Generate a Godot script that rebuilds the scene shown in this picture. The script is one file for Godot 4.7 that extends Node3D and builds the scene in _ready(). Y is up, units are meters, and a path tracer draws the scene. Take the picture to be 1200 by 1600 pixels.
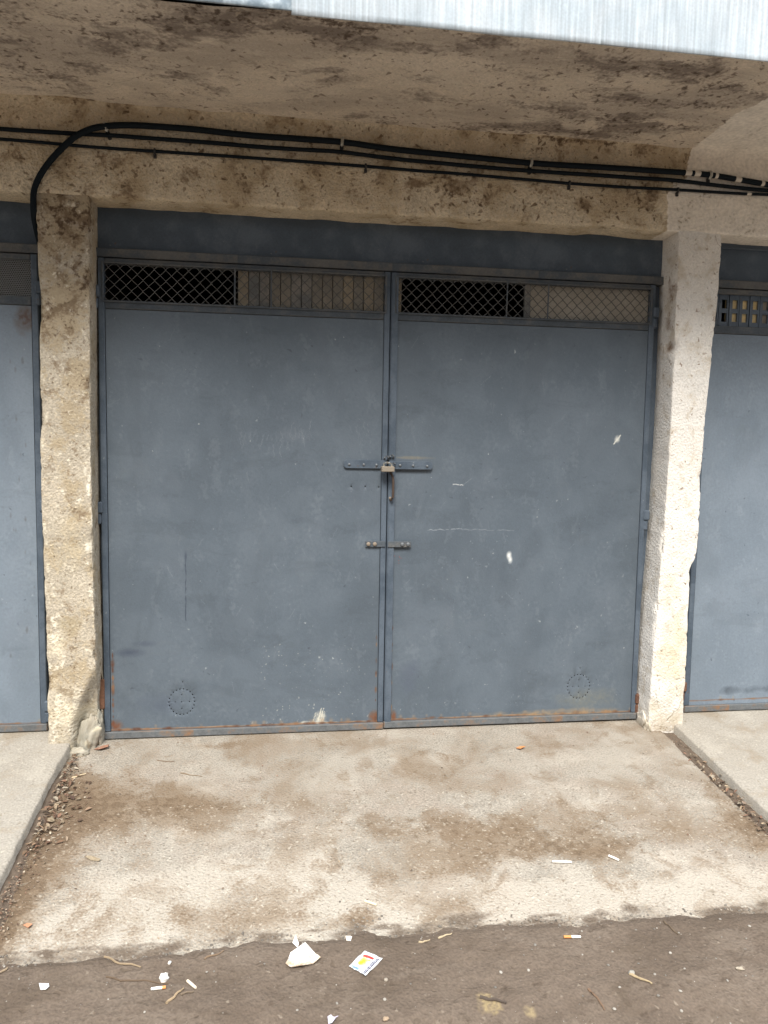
extends Node3D
# A row of old garages: a pair of blue-grey steel doors between plastered pillars.
# x right, y up, z towards the road. The door plane is z = 0, the wall face z = 0.12.

const SLOPE := 0.12          # fall of the concrete aprons towards the road
const WALL := 0.12           # wall face
const LINTEL := 2.385        # underside of the beam
const SOFFIT := 2.757        # underside of the roof overhang
const EDGE := 0.95           # front edge of the overhang
const DOOR_TOP := 2.165

var rng := RandomNumberGenerator.new()
var fn := FastNoiseLite.new()
var cam: Camera3D
var M := {}
var building: Node3D

# ------------------------------------------------------------------ textures
func nz(w: int, h: int, sd: int, freq: float, oct := 4, sx := 1, sy := 1) -> PackedByteArray:
	var n := FastNoiseLite.new()
	n.noise_type = FastNoiseLite.TYPE_SIMPLEX_SMOOTH
	n.seed = sd
	n.frequency = freq
	n.fractal_octaves = oct
	var im := n.get_image(maxi(2, w / sx), maxi(2, h / sy), false, false, true)
	im.convert(Image.FORMAT_L8)
	if sx > 1 or sy > 1:
		im.resize(w, h, Image.INTERPOLATE_CUBIC)
	return im.get_data()

# a canvas: metres (ox, oy) at its top left corner, dir = -1 where the second coordinate is a height
func canvas(wm: float, hm: float, ppm: float, ox: float, oy: float, dir: int, col: Color, col2: Color, sd: int, a := [0.10, 0.10, 0.10], cut := 0.5, f := [1.6, 9.0, 55.0]) -> Dictionary:
	var w := int(wm * ppm)
	var h := int(hm * ppm)
	var n1 := nz(w, h, sd, f[0] / ppm, 4)
	var n2 := nz(w, h, sd + 1, f[1] / ppm, 4)
	var n3 := nz(w, h, sd + 2, f[2] / ppm, 3)
	var n4 := nz(w, h, sd + 3, 0.22, 2)
	var c := PackedByteArray()
	c.resize(w * h * 3)
	var hh := PackedByteArray()
	hh.resize(w * h)
	var r1 := col.r * 255.0; var g1 := col.g * 255.0; var b1 := col.b * 255.0
	var dr := col2.r * 255.0 - r1; var dg := col2.g * 255.0 - g1; var db := col2.b * 255.0 - b1
	var a0: float = a[0]; var a1: float = a[1]; var a2: float = a[2]; var a3: float = a[3] if a.size() > 3 else 0.03
	for i in w * h:
		var p: float = n1[i] * 0.00392 - 0.5
		var q: float = n2[i] * 0.00392 - 0.5
		var s: float = n3[i] * 0.00392 - 0.5
		var v: float = n4[i] * 0.00392 - 0.5
		var m := clampf((p * 0.9 + q * 0.7 + s * 0.25 + cut - 0.5) * 2.6 + 0.5, 0.0, 1.0)
		var l := 1.0 + a0 * p * 2.0 + a1 * q * 2.0 + a2 * s * 2.0 + a3 * v * 2.0
		var k := i * 3
		c[k] = clampi(int((r1 + dr * m) * l), 0, 255)
		c[k + 1] = clampi(int((g1 + dg * m) * l), 0, 255)
		c[k + 2] = clampi(int((b1 + db * m) * l), 0, 255)
		hh[i] = clampi(int(128.0 + q * 28.0 + s * 95.0 + v * 55.0), 0, 255)
	return {"w": w, "h": h, "ppm": ppm, "ox": ox, "oy": oy, "dir": dir, "c": c, "hh": hh, "n1": n1, "n2": n2, "n3": n3}

func uv(t: Dictionary, x: float, y: float) -> Vector2:
	return Vector2((x - t.ox) * t.ppm / t.w, (y - t.oy) * t.dir * t.ppm / t.h)

# an irregular patch of matter; dh is its relief in height steps
func stain(t: Dictionary, cx: float, cy: float, rx: float, ry: float, col: Color, strength := 0.8, warp := 0.9, grain := 0.7, dh := 0, soft := 0.9) -> void:
	var w: int = t.w
	var h: int = t.h
	var ppm: float = t.ppm
	var X: float = (cx - t.ox) * ppm
	var Y: float = (cy - t.oy) * t.dir * ppm
	var RX := rx * ppm
	var RY := ry * ppm
	var c: PackedByteArray = t.c
	var hh: PackedByteArray = t.hh
	var n2: PackedByteArray = t.n2
	var n3: PackedByteArray = t.n3
	var n1: PackedByteArray = t.n1
	var grow := 1.0 + warp
	var R := col.r * 255.0; var G := col.g * 255.0; var B := col.b * 255.0
	for y in range(maxi(0, int(Y - RY * grow)), mini(h, int(Y + RY * grow) + 1)):
		var dy := (y - Y) / RY
		for x in range(maxi(0, int(X - RX * grow)), mini(w, int(X + RX * grow) + 1)):
			var dx := (x - X) / RX
			var i := y * w + x
			var d := sqrt(dx * dx + dy * dy)
			var m := (1.0 - d) + warp * ((n2[i] * 0.00392 - 0.5) * 1.1 + (n1[i] * 0.00392 - 0.5) * 1.0)
			if m <= 0.0:
				continue
			m = minf(m / soft, 1.0) * strength
			m = clampf(m * (1.0 + grain * ((n3[i] * 0.00392 - 0.5) * 1.5 + (n2[i] * 0.00392 - 0.5) * 0.8)), 0.0, 1.0)
			var k := i * 3
			c[k] = int(c[k] + (R - c[k]) * m)
			c[k + 1] = int(c[k + 1] + (G - c[k + 1]) * m)
			c[k + 2] = int(c[k + 2] + (B - c[k + 2]) * m)
			if dh != 0:
				hh[i] = clampi(hh[i] + int(dh * m), 0, 255)
	t.c = c
	t.hh = hh

# dirt, soot or bare patches with ragged fractal outlines; spots = [[x, y, rx, ry, weight], ...] say where it gathers
func grime(t: Dictionary, col: Color, spots: Array, sd: int, freq: float, cut: float, gain: float, most: float, sx := 1, sy := 1, dh := 0, bend := 0.6) -> void:
	var w: int = t.w
	var h: int = t.h
	var ppm: float = t.ppm
	var n := FastNoiseLite.new()
	n.noise_type = FastNoiseLite.TYPE_SIMPLEX_SMOOTH
	n.seed = sd
	n.frequency = freq / ppm
	n.fractal_octaves = 6
	n.fractal_gain = 0.58
	n.domain_warp_enabled = true
	n.domain_warp_amplitude = bend * ppm / freq
	n.domain_warp_frequency = freq / ppm * 0.8
	var im := n.get_image(maxi(2, w / sx), maxi(2, h / sy), false, false, true)
	im.convert(Image.FORMAT_L8)
	if sx > 1 or sy > 1: im.resize(w, h, Image.INTERPOLATE_CUBIC)
	var f := im.get_data()
	var q := 12
	var bw := w / q + 1
	var bh := h / q + 1
	var b := PackedByteArray()
	b.resize(bw * bh)
	for y in bh:
		for x in bw:
			var mx: float = t.ox + x * q / ppm
			var my: float = t.oy + t.dir * y * q / ppm
			var v := 0.0
			for s in spots:
				var dx: float = (mx - s[0]) / s[2]
				var dy: float = (my - s[1]) / s[3]
				v += s[4] * exp(-(dx * dx + dy * dy))
			b[y * bw + x] = clampi(int(v * 255.0), 0, 255)
	var bi := Image.create_from_data(bw, bh, false, Image.FORMAT_L8, b)
	bi.resize(w, h, Image.INTERPOLATE_BILINEAR)
	b = bi.get_data()
	var c: PackedByteArray = t.c
	var hh: PackedByteArray = t.hh
	var n3: PackedByteArray = t.n3
	var R := col.r * 255.0; var G := col.g * 255.0; var B := col.b * 255.0
	for i in w * h:
		var m := (f[i] + b[i]) * 0.00392 + (n3[i] - 128) * 0.0014 - cut
		if m <= 0.0:
			continue
		m = minf(m * gain, most)
		var k := i * 3
		c[k] = int(c[k] + (R - c[k]) * m)
		c[k + 1] = int(c[k + 1] + (G - c[k + 1]) * m)
		c[k + 2] = int(c[k + 2] + (B - c[k + 2]) * m)
		if dh != 0:
			hh[i] = clampi(hh[i] + int(dh * m), 0, 255)
	t.c = c
	t.hh = hh

func specks(t: Dictionary, n: int, rmin: float, rmax: float, col: Color, alpha: float, sd: int, dh := 0, rect := Rect2(0, 0, 1, 1), lengthen := 1.0) -> void:
	var r := RandomNumberGenerator.new()
	r.seed = sd
	var w: int = t.w
	var h: int = t.h
	var c: PackedByteArray = t.c
	var hh: PackedByteArray = t.hh
	for k in n:
		var X := (rect.position.x + r.randf() * rect.size.x) * w
		var Y := (rect.position.y + r.randf() * rect.size.y) * h
		var ra: float = (rmin + (rmax - rmin) * pow(r.randf(), 2.5)) * t.ppm
		var rb := ra * r.randf_range(1.0, lengthen)
		var an := r.randf() * PI
		var ca := cos(an); var sa := sin(an)
		var al := alpha * r.randf_range(0.35, 1.0)
		var bump := r.randf() * 3.0
		for y in range(maxi(0, int(Y - rb - 1)), mini(h, int(Y + rb + 2))):
			for x in range(maxi(0, int(X - rb - 1)), mini(w, int(X + rb + 2))):
				var dx := x - X
				var dy := y - Y
				var e := (dx * ca + dy * sa) / rb
				var f := (-dx * sa + dy * ca) / ra
				var d := sqrt(e * e + f * f) * (1.0 + 0.25 * sin(atan2(f, e) * 3.0 + bump))
				var m := clampf((1.12 - d) * 4.0, 0.0, 1.0) * al
				if m <= 0.0:
					continue
				var i := y * w + x
				var q := i * 3
				c[q] = int(c[q] + (col.r * 255.0 - c[q]) * m)
				c[q + 1] = int(c[q + 1] + (col.g * 255.0 - c[q + 1]) * m)
				c[q + 2] = int(c[q + 2] + (col.b * 255.0 - c[q + 2]) * m)
				if dh != 0:
					hh[i] = clampi(hh[i] + int(dh * m), 0, 255)
	t.c = c
	t.hh = hh

func scratch(t: Dictionary, x0: float, y0: float, x1: float, y1: float, wid: float, col: Color, alpha: float, wob := 0.0, dh := 0, sd := 1) -> void:
	var w: int = t.w
	var h: int = t.h
	var c: PackedByteArray = t.c
	var hh: PackedByteArray = t.hh
	var a := Vector2((x0 - t.ox) * t.ppm, (y0 - t.oy) * t.dir * t.ppm)
	var b := Vector2((x1 - t.ox) * t.ppm, (y1 - t.oy) * t.dir * t.ppm)
	var steps := int(maxf(2.0, a.distance_to(b) * 1.5))
	var nrm := (b - a).orthogonal().normalized()
	var rad: float = maxf(0.5, wid * t.ppm * 0.5)
	for s in steps + 1:
		var f := float(s) / steps
		var p: Vector2 = a.lerp(b, f) + nrm * fn.get_noise_2d(f * 260.0 + sd * 37.0, sd * 11.0) * wob * t.ppm
		var al := alpha * clampf(0.65 + 0.9 * fn.get_noise_2d(f * 400.0, sd * 5.0 + 99.0), 0.0, 1.0)
		for y in range(maxi(0, int(p.y - rad)), mini(h, int(p.y + rad) + 2)):
			for x in range(maxi(0, int(p.x - rad)), mini(w, int(p.x + rad) + 2)):
				var m := clampf(rad + 0.5 - Vector2(x, y).distance_to(p), 0.0, 1.0) * al
				if m <= 0.0:
					continue
				var i := y * w + x
				var q := i * 3
				c[q] = int(c[q] + (col.r * 255.0 - c[q]) * m)
				c[q + 1] = int(c[q + 1] + (col.g * 255.0 - c[q + 1]) * m)
				c[q + 2] = int(c[q + 2] + (col.b * 255.0 - c[q + 2]) * m)
				if dh != 0:
					hh[i] = clampi(hh[i] + int(dh * m), 0, 255)
	t.c = c
	t.hh = hh

func crack(t: Dictionary, x: float, y: float, ang: float, length: float, col: Color, sd: int, wid := 0.003, al := 0.75) -> void:
	al *= 0.6
	var r := RandomNumberGenerator.new()
	r.seed = sd
	var p := Vector2(x, y)
	var a := ang
	var n := int(length / 0.02) + 1
	for k in n:
		a += r.randf_range(-0.7, 0.7)
		a = lerp_angle(a, ang, 0.25)
		var q := p + Vector2(cos(a), sin(a)) * 0.02
		scratch(t, p.x, p.y, q.x, q.y, wid * r.randf_range(0.3, 0.9), col, al * r.randf_range(0.2, 1.0), 0.0, -60, sd + k)
		p = q

func c8(r: int, g: int, b: int) -> Color:
	return Color(r / 255.0, g / 255.0, b / 255.0)

func finish(t: Dictionary, rough: float, relief: float, spec := 0.4) -> StandardMaterial3D:
	var m := StandardMaterial3D.new()
	m.albedo_texture = ImageTexture.create_from_image(Image.create_from_data(t.w, t.h, false, Image.FORMAT_RGB8, t.c))
	m.roughness = rough
	m.metallic_specular = spec
	if relief > 0.0:
		m.heightmap_enabled = true
		m.heightmap_scale = relief
		m.heightmap_texture = ImageTexture.create_from_image(Image.create_from_data(t.w, t.h, false, Image.FORMAT_L8, t.hh))
	return m

func tri(m: StandardMaterial3D, t: Dictionary) -> StandardMaterial3D:
	m.uv1_triplanar = true
	m.uv1_world_triplanar = true
	m.uv1_scale = Vector3.ONE * (t.ppm / float(t.w))
	return m

func plain(col: Color, rough := 0.7, metal := 0.0) -> StandardMaterial3D:
	var m := StandardMaterial3D.new()
	m.albedo_color = col
	m.roughness = rough
	m.metallic = metal
	return m

# ------------------------------------------------------------------ meshes
func obj(called: String, mesh: Mesh, mat: Material, parent: Node, at := Vector3.ZERO) -> MeshInstance3D:
	var o := MeshInstance3D.new()
	o.name = called
	o.mesh = mesh
	o.position = at
	if mat:
		o.material_override = mat
	parent.add_child(o, true)
	return o

func group(called: String, parent: Node, at := Vector3.ZERO) -> Node3D:
	var o := Node3D.new()
	o.name = called
	o.position = at
	parent.add_child(o, true)
	return o

func tag(o: Node, label := "", category := "", grp := "", kind := "") -> Node:
	if label: o.set_meta("label", label)
	if category: o.set_meta("category", category)
	if grp: o.set_meta("group", grp)
	if kind: o.set_meta("kind", kind)
	return o

# a grid of points ps[j * nu + i] with its texture coordinates; towards = which way it faces
func sheet(nu: int, nv: int, ps: PackedVector3Array, us: PackedVector2Array, towards: Vector3, cols := PackedColorArray()) -> ArrayMesh:
	var st := SurfaceTool.new()
	st.begin(Mesh.PRIMITIVE_TRIANGLES)
	for k in ps.size():
		st.set_uv(us[k])
		if cols.size() > 0:
			st.set_color(cols[k])
		st.add_vertex(ps[k])
	var mid := (nv / 2) * nu + nu / 2
	mid = mini(mid, (nv - 2) * nu + nu - 2)
	var nrm := (ps[mid] - ps[mid + nu]).cross(ps[mid] - ps[mid + 1])
	var flip := nrm.dot(towards) < 0.0
	for j in nv - 1:
		for i in nu - 1:
			var a := j * nu + i
			for k in ([a, a + nu, a + 1, a + 1, a + nu, a + nu + 1] if flip else [a, a + 1, a + nu, a + 1, a + nu + 1, a + nu]):
				st.add_index(k)
	st.generate_normals()
	return st.commit()

func tris(st: SurfaceTool, pts: Array, out: Vector3) -> void:   # a flat convex polygon facing out
	for k in range(1, pts.size() - 1):
		var a: Vector3 = pts[0]
		var b: Vector3 = pts[k]
		var c: Vector3 = pts[k + 1]
		if (a - c).cross(a - b).dot(out) < 0.0:
			var s := b; b = c; c = s
		for p in [a, b, c]:
			st.set_uv(Vector2(p.x, p.y))
			st.add_vertex(p)

func begin() -> SurfaceTool:
	var st := SurfaceTool.new()
	st.begin(Mesh.PRIMITIVE_TRIANGLES)
	st.set_smooth_group(-1)
	return st

func done(st: SurfaceTool) -> ArrayMesh:
	st.generate_normals()
	return st.commit()

# a box with chamfered edges, from lo to hi
func bx(st: SurfaceTool, lo: Vector3, hi: Vector3, bev := 0.002) -> void:
	var c := (lo + hi) * 0.5
	var h := (hi - lo) * 0.5
	var b := minf(bev, minf(h.x, minf(h.y, h.z)) * 0.6)
	for ax in 3:
		var u := (ax + 1) % 3
		var v := (ax + 2) % 3
		for s in [-1.0, 1.0]:
			var q := []
			for e in [[-1, -1], [1, -1], [1, 1], [-1, 1]]:
				var p := Vector3.ZERO
				p[ax] = s * h[ax]; p[u] = e[0] * (h[u] - b); p[v] = e[1] * (h[v] - b)
				q.append(c + p)
			var n := Vector3.ZERO
			n[ax] = s
			tris(st, q, n)
		for s in [-1.0, 1.0]:
			for r in [-1.0, 1.0]:
				var q := []
				for e in [-1.0, 1.0]:
					var p := Vector3.ZERO
					p[ax] = e * (h[ax] - b); p[u] = s * h[u]; p[v] = r * (h[v] - b)
					var p2 := p
					p2[u] = s * (h[u] - b); p2[v] = r * h[v]
					if e < 0.0: q.append_array([c + p, c + p2])
					else: q.append_array([c + p2, c + p])
				var n := Vector3.ZERO
				n[u] = s; n[v] = r
				tris(st, q, n)
	for sx in [-1.0, 1.0]:
		for sy in [-1.0, 1.0]:
			for sz in [-1.0, 1.0]:
				tris(st, [c + Vector3(sx * h.x, sy * (h.y - b), sz * (h.z - b)), c + Vector3(sx * (h.x - b), sy * h.y, sz * (h.z - b)), c + Vector3(sx * (h.x - b), sy * (h.y - b), sz * h.z)], Vector3(sx, sy, sz))

func box(lo: Vector3, hi: Vector3, bev := 0.002) -> ArrayMesh:
	var st := begin()
	bx(st, lo, hi, bev)
	return done(st)

func tube(st: SurfaceTool, pts: Array, rad, sides := 6, cols := []) -> void:
	var n := pts.size()
	var rings := []
	var up := Vector3(0.13, 0.31, 0.94).normalized()
	for k in n:
		var d: Vector3 = (pts[mini(k + 1, n - 1)] - pts[maxi(k - 1, 0)]).normalized()
		if absf(d.dot(up)) > 0.95:
			up = Vector3(0.9, 0.2, 0.3).normalized()
		var s := d.cross(up).normalized()
		var t := s.cross(d)
		var r: float = rad[k] if rad is Array else rad
		var ring := []
		for e in sides:
			var a := TAU * e / sides
			ring.append(pts[k] + (s * cos(a) + t * sin(a)) * r)
		rings.append(ring)
	for k in n - 1:
		if cols.size() > 0:
			st.set_color(cols[k])
		for e in sides:
			var f := (e + 1) % sides
			var ctr: Vector3 = (pts[k] + pts[k + 1]) * 0.5
			var q := [rings[k][e], rings[k][f], rings[k + 1][f], rings[k + 1][e]]
			tris(st, q, (q[0] + q[2]) * 0.5 - ctr)
	tris(st, rings[0], pts[0] - pts[1])
	tris(st, rings[n - 1], pts[n - 1] - pts[n - 2])

func rod(pts: Array, rad, sides := 6) -> ArrayMesh:
	var st := begin()
	tube(st, pts, rad, sides)
	return done(st)

# a domed bolt head facing +z
func bolt_mesh(r: float, hgt: float) -> ArrayMesh:
	var st := begin()
	var prof := [[r, 0.0], [r, hgt * 0.4], [r * 0.75, hgt * 0.8], [r * 0.3, hgt]]
	for k in 3:
		for e in 8:
			var a := TAU * e / 8.0
			var b := TAU * (e + 1) / 8.0
			tris(st, [Vector3(cos(a) * prof[k][0], sin(a) * prof[k][0], prof[k][1]), Vector3(cos(b) * prof[k][0], sin(b) * prof[k][0], prof[k][1]), Vector3(cos(b) * prof[k + 1][0], sin(b) * prof[k + 1][0], prof[k + 1][1]), Vector3(cos(a) * prof[k + 1][0], sin(a) * prof[k + 1][0], prof[k + 1][1])], Vector3(cos(a), sin(a), 0.5))
	var cap := []
	for e in 8:
		cap.append(Vector3(cos(TAU * e / 8.0) * r * 0.3, sin(TAU * e / 8.0) * r * 0.3, hgt))
	tris(st, cap, Vector3.BACK)
	return done(st)

func ap(z: float) -> float:      # the apron's top
	return -SLOPE * z

func smooth(a: float, b: float, x: float) -> float:
	return smoothstep(a, b, x)

func mud_line(x: float) -> float:   # where the mud meets the concrete
	return 1.325 + 0.02 * x + 0.036 * fn.get_noise_2d(x * 55.0, 7.0) + 0.016 * fn.get_noise_2d(x * 330.0, 70.0) + 0.006 * fn.get_noise_2d(x * 1500.0, 170.0) - 0.035 * exp(-pow((x + 0.265) / 0.06, 2.0)) + 0.02 * smooth(-0.5, -1.1, x) 

func mud(x: float, z: float) -> float:
	var zb := mud_line(x)
	var d := z - zb
	if d < 0.0:
		return ap(z) - 0.001 + d * 0.16
	var y := ap(zb) + 0.010 * smooth(0.0, 0.035, d) - 0.030 * smooth(0.03, 0.6, d)
	var near := smooth(9.0, 4.0, Vector2(x, z - 1.5).length()) * smooth(0.0, 0.05, d)
	y += near * (0.007 * fn.get_noise_2d(x * 90.0, z * 90.0 + 300.0) + 0.003 * fn.get_noise_2d(x * 320.0, z * 420.0) + 0.004 * fn.get_noise_2d(x * 700.0 + 90.0, z * 900.0) + 0.002 * fn.get_noise_2d(x * 1500.0, z * 1500.0))
	# old tyre marks running along the lane
	var rut := fn.get_noise_2d(x * 30.0, 900.0) * 0.12
	y -= near * 0.012 * exp(-pow((z - 1.98 - rut) / 0.10, 2.0))
	y += near * 0.008 * exp(-pow((z - 1.66 - rut) / 0.07, 2.0))
	return y

# a point on the ground seen at a pixel of the 1200 x 1600 photograph
func gp(u: float, v: float) -> Vector3:
	var d := cam.transform.basis * Vector3((u - 600.0) / 1200.0, -(v - 800.0) / 1200.0, -1.0)
	var o := cam.position
	var k := (-o.y - SLOPE * o.z) / (d.y + SLOPE * d.z)
	var p := o + d * k
	if p.z < mud_line(p.x):
		return p
	var y := -0.165
	for it in 6:
		p = o + d * ((y - o.y) / d.y)
		y = mud(p.x, p.z)
	return Vector3(p.x, y, p.z)

func _ready() -> void:
	rng.seed = 20240
	fn.noise_type = FastNoiseLite.TYPE_SIMPLEX_SMOOTH
	fn.seed = 5
	fn.frequency = 0.02
	fn.fractal_octaves = 2
	# ---------------------------------------------------------------- camera, sky, sun
	cam = Camera3D.new()
	cam.name = "camera"
	cam.position = Vector3(-0.544, 1.375, 3.572)
	cam.rotation = Vector3(deg_to_rad(-5.04), deg_to_rad(-8.35), deg_to_rad(0.99))
	cam.fov = 67.38
	cam.near = 0.05
	cam.far = 1500.0
	add_child(cam)
	cam.current = true
	var we := WorldEnvironment.new()
	we.name = "world_environment"
	var env := Environment.new()
	env.background_mode = Environment.BG_SKY
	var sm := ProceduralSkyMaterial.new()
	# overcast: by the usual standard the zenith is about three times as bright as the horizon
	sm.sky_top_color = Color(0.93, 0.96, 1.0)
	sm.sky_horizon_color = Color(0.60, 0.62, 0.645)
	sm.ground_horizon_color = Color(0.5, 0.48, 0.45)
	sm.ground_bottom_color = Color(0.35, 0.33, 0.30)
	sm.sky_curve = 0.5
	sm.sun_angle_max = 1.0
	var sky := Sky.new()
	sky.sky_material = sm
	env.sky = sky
	env.tonemap_mode = Environment.TONE_MAPPER_LINEAR
	env.tonemap_exposure = 3.5
	env.sdfgi_enabled = true
	env.ssao_enabled = true
	env.ssil_enabled = true
	we.environment = env
	add_child(we)
	var sun := DirectionalLight3D.new()
	sun.name = "sun"
	sun.light_energy = 0.5
	sun.light_color = Color(1.0, 0.98, 0.95)
	sun.light_angular_distance = 24.0
	sun.shadow_enabled = true
	add_child(sun)
	sun.look_at_from_position(Vector3.ZERO, Vector3(0.12, -0.78, -0.62), Vector3.UP)

	make_materials()
	make_ground()
	make_building()
	make_doors()
	make_cables()
	make_litter()
	make_sky_blockers()

# ------------------------------------------------------------------ materials
func door_canvas(sd: int, x0: float, wm: float, ppm: float, tint := Color(0.345, 0.383, 0.42)) -> Dictionary:
	var t := canvas(wm, 2.16, ppm, x0, DOOR_TOP, -1, tint, tint.lightened(0.02), sd, [0.025, 0.015, 0.02], 0.5, [1.3, 5.0, 40.0])
	# rubbed, faded and touched-up paint
	grime(t, tint.lightened(0.10), [], sd + 9, 3.0, 0.50, 1.0, 0.24, 1, 2, 0, 0.9)
	grime(t, tint.darkened(0.16), [], sd + 10, 2.2, 0.53, 1.0, 0.26, 1, 2, 0, 0.9)
	grime(t, tint.lightened(0.22), [], sd + 11, 9.0, 0.68, 1.2, 0.20, 1, 2, 0, 0.8)
	grime(t, tint.darkened(0.22), [], sd + 12, 5.0, 0.70, 1.4, 0.20, 3, 1, 0, 0.9)
	specks(t, 380, 0.0006, 0.0024, c8(146, 153, 158), 0.5, sd + 20, 0, Rect2(0, 0, 1, 1), 2.0)
	specks(t, 60, 0.001, 0.004, c8(176, 180, 180), 0.7, sd + 21, 0, Rect2(0, 0, 1, 1), 2.2)
	specks(t, 90, 0.001, 0.004, c8(58, 64, 74), 0.5, sd + 22, 0, Rect2(0, 0, 1, 1), 3.0)
	var r := RandomNumberGenerator.new()
	r.seed = sd + 30
	for k in 46:
		var x := x0 + r.randf() * wm
		var y := r.randf_range(0.1, 1.9)
		var a := r.randf_range(-2.6, -0.5)
		var l := r.randf_range(0.015, 0.07)
		scratch(t, x, y, x + cos(a) * l, y + sin(a) * l, r.randf_range(0.0012, 0.003), c8(138, 145, 152), r.randf_range(0.1, 0.4), 0.004, 0, k + sd)
	for k in 14:   # faint rubbed patches
		stain(t, x0 + r.randf() * wm, r.randf_range(0.2, 1.9), r.randf_range(0.05, 0.16), r.randf_range(0.03, 0.12), c8(106, 113, 120) if r.randf() < 0.65 else c8(80, 87, 97), 0.13, 1.0, 0.3)
	return t

func rust_row(t: Dictionary, xa: float, xb: float, y: float, n: int, sd: int, vertical := false) -> void:
	var r := RandomNumberGenerator.new()
	r.seed = sd
	for k in n:
		var p := lerpf(xa, xb, (k + r.randf()) / n)
		var s := r.randf_range(0.005, 0.020)
		var col: Color = [c8(108, 76, 58), c8(132, 100, 76), c8(92, 64, 52)][r.randi() % 3]
		if vertical: stain(t, y, p, s * 0.5, s * 1.3, col, 0.85, 0.8, 0.7)
		else: stain(t, p, y, s * 1.5, s * 0.6, col, 0.85, 0.8, 0.7)
		if not vertical and r.randf() < 0.4:
			stain(t, p, y + 0.012, s, 0.012, c8(150, 130, 108), 0.4, 1.0, 0.8)

func fan(t: Dictionary, x: float, y: float, wx: float, wy: float, n: int, sd: int, al := 0.35) -> void:   # a cluster of fine scuffs
	var r := RandomNumberGenerator.new()
	r.seed = sd
	for k in n:
		var px := x + r.randfn() * wx
		var py := y + r.randfn() * wy
		var a := -PI * 0.5 + r.randf_range(-0.5, 0.35)
		var l := r.randf_range(0.012, 0.06)
		scratch(t, px, py, px + cos(a) * l, py + sin(a) * l, r.randf_range(0.001, 0.0022), c8(150, 156, 162), al * r.randf_range(0.4, 1.0), 0.006, 0, sd + k)

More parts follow.
